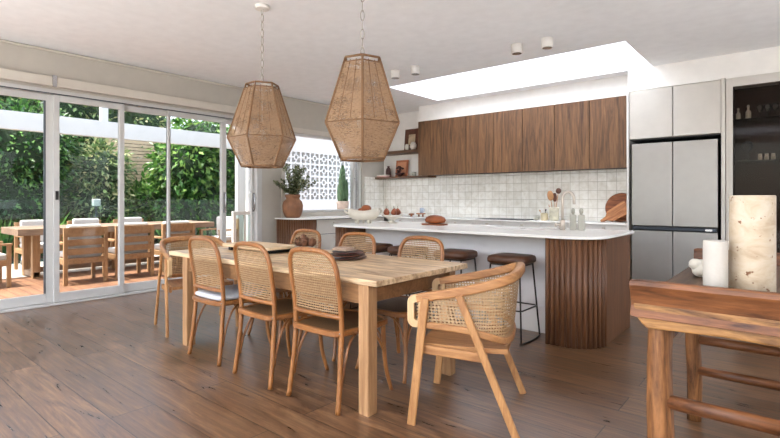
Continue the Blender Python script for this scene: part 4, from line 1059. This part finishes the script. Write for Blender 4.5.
for i, y in enumerate((2.55, 3.35, 4.15)):
    dup(oc, (-10.2, y, G), R(-90), 'timber outdoor armchair with white cushion across the table, %s' % ('on the left', 'in the middle', 'on the right')[i])
dup(oc, (-9.2, 5.45, G), R(195), 'timber outdoor armchair with white cushion at the table\'s right end')
cl = thing('cube_lantern', 'small white cube light on a stake among the strappy leaves', 'garden light', (-11.9, 4.05, -.06))
MB().bb(-.07, .07, -.07, .07, 1.1, 1.26).build('lamp_box', 'beam', cl, bevel=.01); MB().bb(-.02, .02, -.02, .02, 0, 1.1).build('post', 'alu_dark', cl)

# foliage
def plant(name, label, cat, base, blobs, n, size, mat, trunk=None, aspect=.42, droop=.3, seed=1, group=None):
    p = thing(name, label, cat, base, 0, group); r = np.random.default_rng(seed)
    vol = np.array([b[3]*b[4]+b[3]*b[5]+b[4]*b[5] for b in blobs]); cnt = (n*vol/vol.sum()).astype(int)
    C_ = []; D_ = []
    core = MB()
    for b, k in zip(blobs, cnt):
        d = r.normal(0, 1, (k, 3)); d /= np.linalg.norm(d, axis=1)[:, None]
        rad = r.uniform(.72, 1.08, k)[:, None]*(1+.12*np.sin(d[:, :1]*7+b[0])*np.cos(d[:, 2:]*6))
        C_.append(np.array(b[:3])+d*rad*np.array(b[3:6])); D_.append(d)
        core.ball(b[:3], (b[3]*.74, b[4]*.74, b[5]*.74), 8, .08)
    C_ = np.concatenate(C_); D_ = np.concatenate(D_); ok = C_[:, 2] > .02; C_ = C_[ok]; D_ = D_[ok]
    leaf_cloud('foliage', mat, p, C_, D_, size, aspect, droop, seed=seed)
    core.build('branches', 'leafcore', p)  # dark solid cores, not twigs; shade between the leaves put into colour
    if trunk:
        m = MB()
        for t_ in trunk: m.tube(catmull(t_, 5), [.07, .035], 8)
        m.build('trunk', 'bark', p)
    return p
M['leafcore'] = plain('foliage_shade', '#24361d', .9, noise=.4, nscale=9)  # dark green standing in for shade inside the foliage
# tall hedge trees behind
for i, (y, h, w_, mt) in enumerate(((-1.0, 5.6, 1.5, 'leafA'), (1.4, 5.6, 1.5, 'leafA'), (3.6, 5.4, 1.5, 'leafC'), (5.7, 5.0, 1.4, 'leafC'), (7.9, 3.7, 1.5, 'leafC'), (10.3, 3.7, 1.5, 'leafA'), (12.8, 4.0, 1.6, 'leafA'))):
    bl = [(0, 0, h*.3, 1.0, w_, h*.32), (0, -.5, h*.62, .9, w_*.75, h*.3), (.1, .6, h*.7, .9, w_*.7, h*.28)]
    plant('garden_tree', 'tall leafy tree at the back of the garden, ' + ('at the far left', 'second from the left', 'flowering, behind the beam post', 'pale one behind the slatted screen', 'lower one below the open sky', 'second from the right', 'at the far right')[i], 'tree', (-15.2, y, -.06), bl, 4200, .17, mt, [[(0, 0, 0), (0, .05, h*.5)]], .45, .3, 20+i, 'trees along the garden boundary')
# front shrubs
plant('garden_shrub', 'big dark green shrub behind the left glass pane', 'shrub', (-12.9, .9, -.06), [(0, 0, 1.2, .8, 1.3, 1.4), (0, .1, 2.9, .8, 1.2, 1.3)], 6500, .16, 'leafA', None, .42, .3, 41)
plant('garden_shrub', 'dark green shrub between the pool and the tall hedge, right of the big one', 'shrub', (-13.0, 2.85, -.06), [(0, 0, 1.0, .8, 1.2, 1.2), (0, .2, 2.3, .7, 1.0, 1.1)], 5500, .15, 'leafA', None, .42, .3, 42)
plant('garden_shrub', 'grey green shrub left of the slatted screen', 'shrub', (-12.9, 4.4, -.06), [(0, 0, .9, .7, .85, 1.1), (0, .1, 1.9, .6, .65, .75)], 4200, .15, 'leafC', None, .42, .3, 43)
plant('garden_shrub', 'low bright shrub in front of the slatted screen', 'shrub', (-12.9, 5.75, -.06), [(0, 0, .8, .6, .9, .95)], 2600, .19, 'leafB', None, .4, .3, 44)
plant('garden_tree', 'bright green broad leaved tree in front of the right doors', 'tree', (-12.6, 7.0, -.06), [(0, -.2, 1.0, .8, 1.2, 1.1), (.0, -.5, 2.1, .8, .9, .85), (0, .45, 2.35, .8, .9, .85), (0, -.1, 2.95, .7, .8, .6)], 6800, .22, 'leafB', [[(0, 0, 0), (0, .1, 1.2), (0, .2, 2.2)]], .4, .45, 45)
plant('garden_tree', 'green tree with a bare trunk beside the breeze block wall', 'tree', (-12.4, 9.2, -.06), [(0, .1, 2.7, .9, 1.2, .75), (0, .9, 1.4, .8, .9, 1.2), (.1, -.6, .7, .6, .8, .8)], 5200, .22, 'leafB', [[(0, -.6, 0), (0, -.5, 1.2), (0, -.2, 2.4)]], .4, .45, 46)
plant('garden_tree', 'leafy tree behind the breeze block wall', 'tree', (-12.4, 11.6, -.06), [(0, 0, 1.6, .9, 1.3, 1.7)], 3500, .2, 'leafA', None, .4, .4, 47)
# strappy plants
def strappy(loc, n, L_, label, seed):
    p = thing('strappy_plant', label, 'plant', loc, 0, 'strappy plants along the pool'); r = random.Random(seed); m = MB()
    for k in range(n):
        a = r.uniform(0, 6.28); l = L_*r.uniform(.7, 1.1); e = r.uniform(.25, .8); w_ = .028
        pts = [Vector((e*l*t_*math.cos(a), e*l*t_*math.sin(a), l*t_*(1.15-.75*e*t_))) for t_ in (0, .35, .7, 1)]
        sd = Vector((-math.sin(a), math.cos(a), 0)); vs = []
        for q, ww in zip(pts, (.6, 1, .8, .05)): vs += [q+sd*w_*ww, q-sd*w_*ww]
        m.add(vs, [(2*i, 2*i+1, 2*i+3, 2*i+2) for i in range(3)], True)
    m.build('blades', 'leafB', p, fixn=False); return p
for i, (y, L_) in enumerate(((1.6, .9), (2.5, 1.1), (3.35, 1.3), (4.1, 1.2), (4.9, 1.1), (5.8, .9), (8.2, 1.0))):
    strappy((-12.45+.1*(i % 2), y, -.06), 90, L_, 'clump of long arching green leaves behind the pool fence, ' + ('leftmost', 'second from the left', 'tall one third from the left', 'fourth, by the cube light', 'fifth, below the slatted screen', 'sixth, by the bright tree', 'rightmost')[i], 60+i)

# ------------------------------------------------------------------ light and camera
w = bpy.data.worlds.new('sky'); SC.world = w; w.use_nodes = True
nt = w.node_tree; bg = nt.nodes['Background']
sky = nt.nodes.new('ShaderNodeTexSky'); sky.sky_type = 'NISHITA'; sky.sun_disc = False; sky.sun_elevation = R(58); sky.sun_rotation = R(200); sky.air_density = 1; sky.dust_density = 3; sky.ozone_density = 1
mx = nt.nodes.new('ShaderNodeMix'); mx.data_type = 'RGBA'; mx.inputs['Factor'].default_value = .75
nt.links.new(sky.outputs[0], mx.inputs['A']); mx.inputs['B'].default_value = (.9, .95, 1.0, 1)
nt.links.new(mx.outputs['Result'], bg.inputs[0]); bg.inputs[1].default_value = 1.2
sun = bpy.data.lights.new('sun', 'SUN'); sun.energy = 6.0; sun.angle = R(1.2); sun.color = (1, .95, .87)
so = bpy.data.objects.new('sun', sun); COL.objects.link(so)
so.rotation_euler = Vector((.10, .34, -.93)).to_track_quat('-Z', 'Y').to_euler()

cam = bpy.data.cameras.new('camera'); co = bpy.data.objects.new('camera', cam); COL.objects.link(co)
co.location = (0, 0, 1.2); co.rotation_euler = (R(90), 0, R(40))
cam.sensor_width = 36; cam.lens = 36*485/780; cam.shift_y = -20/780; cam.clip_start = .05; cam.clip_end = 200
SC.camera = co
SC.view_settings.view_transform = 'Standard'; SC.view_settings.look = 'None'; SC.view_settings.gamma = 1; SC.view_settings.use_curve_mapping = False
SC.view_settings.exposure = 1.05
cy = SC.cycles
cy.use_denoising = True; cy.max_bounces = 10; cy.diffuse_bounces = 5; cy.glossy_bounces = 4; cy.transparent_max_bounces = 24; cy.transmission_bounces = 6
cy.caustics_reflective = False; cy.caustics_refractive = False; cy.sample_clamp_indirect = 8
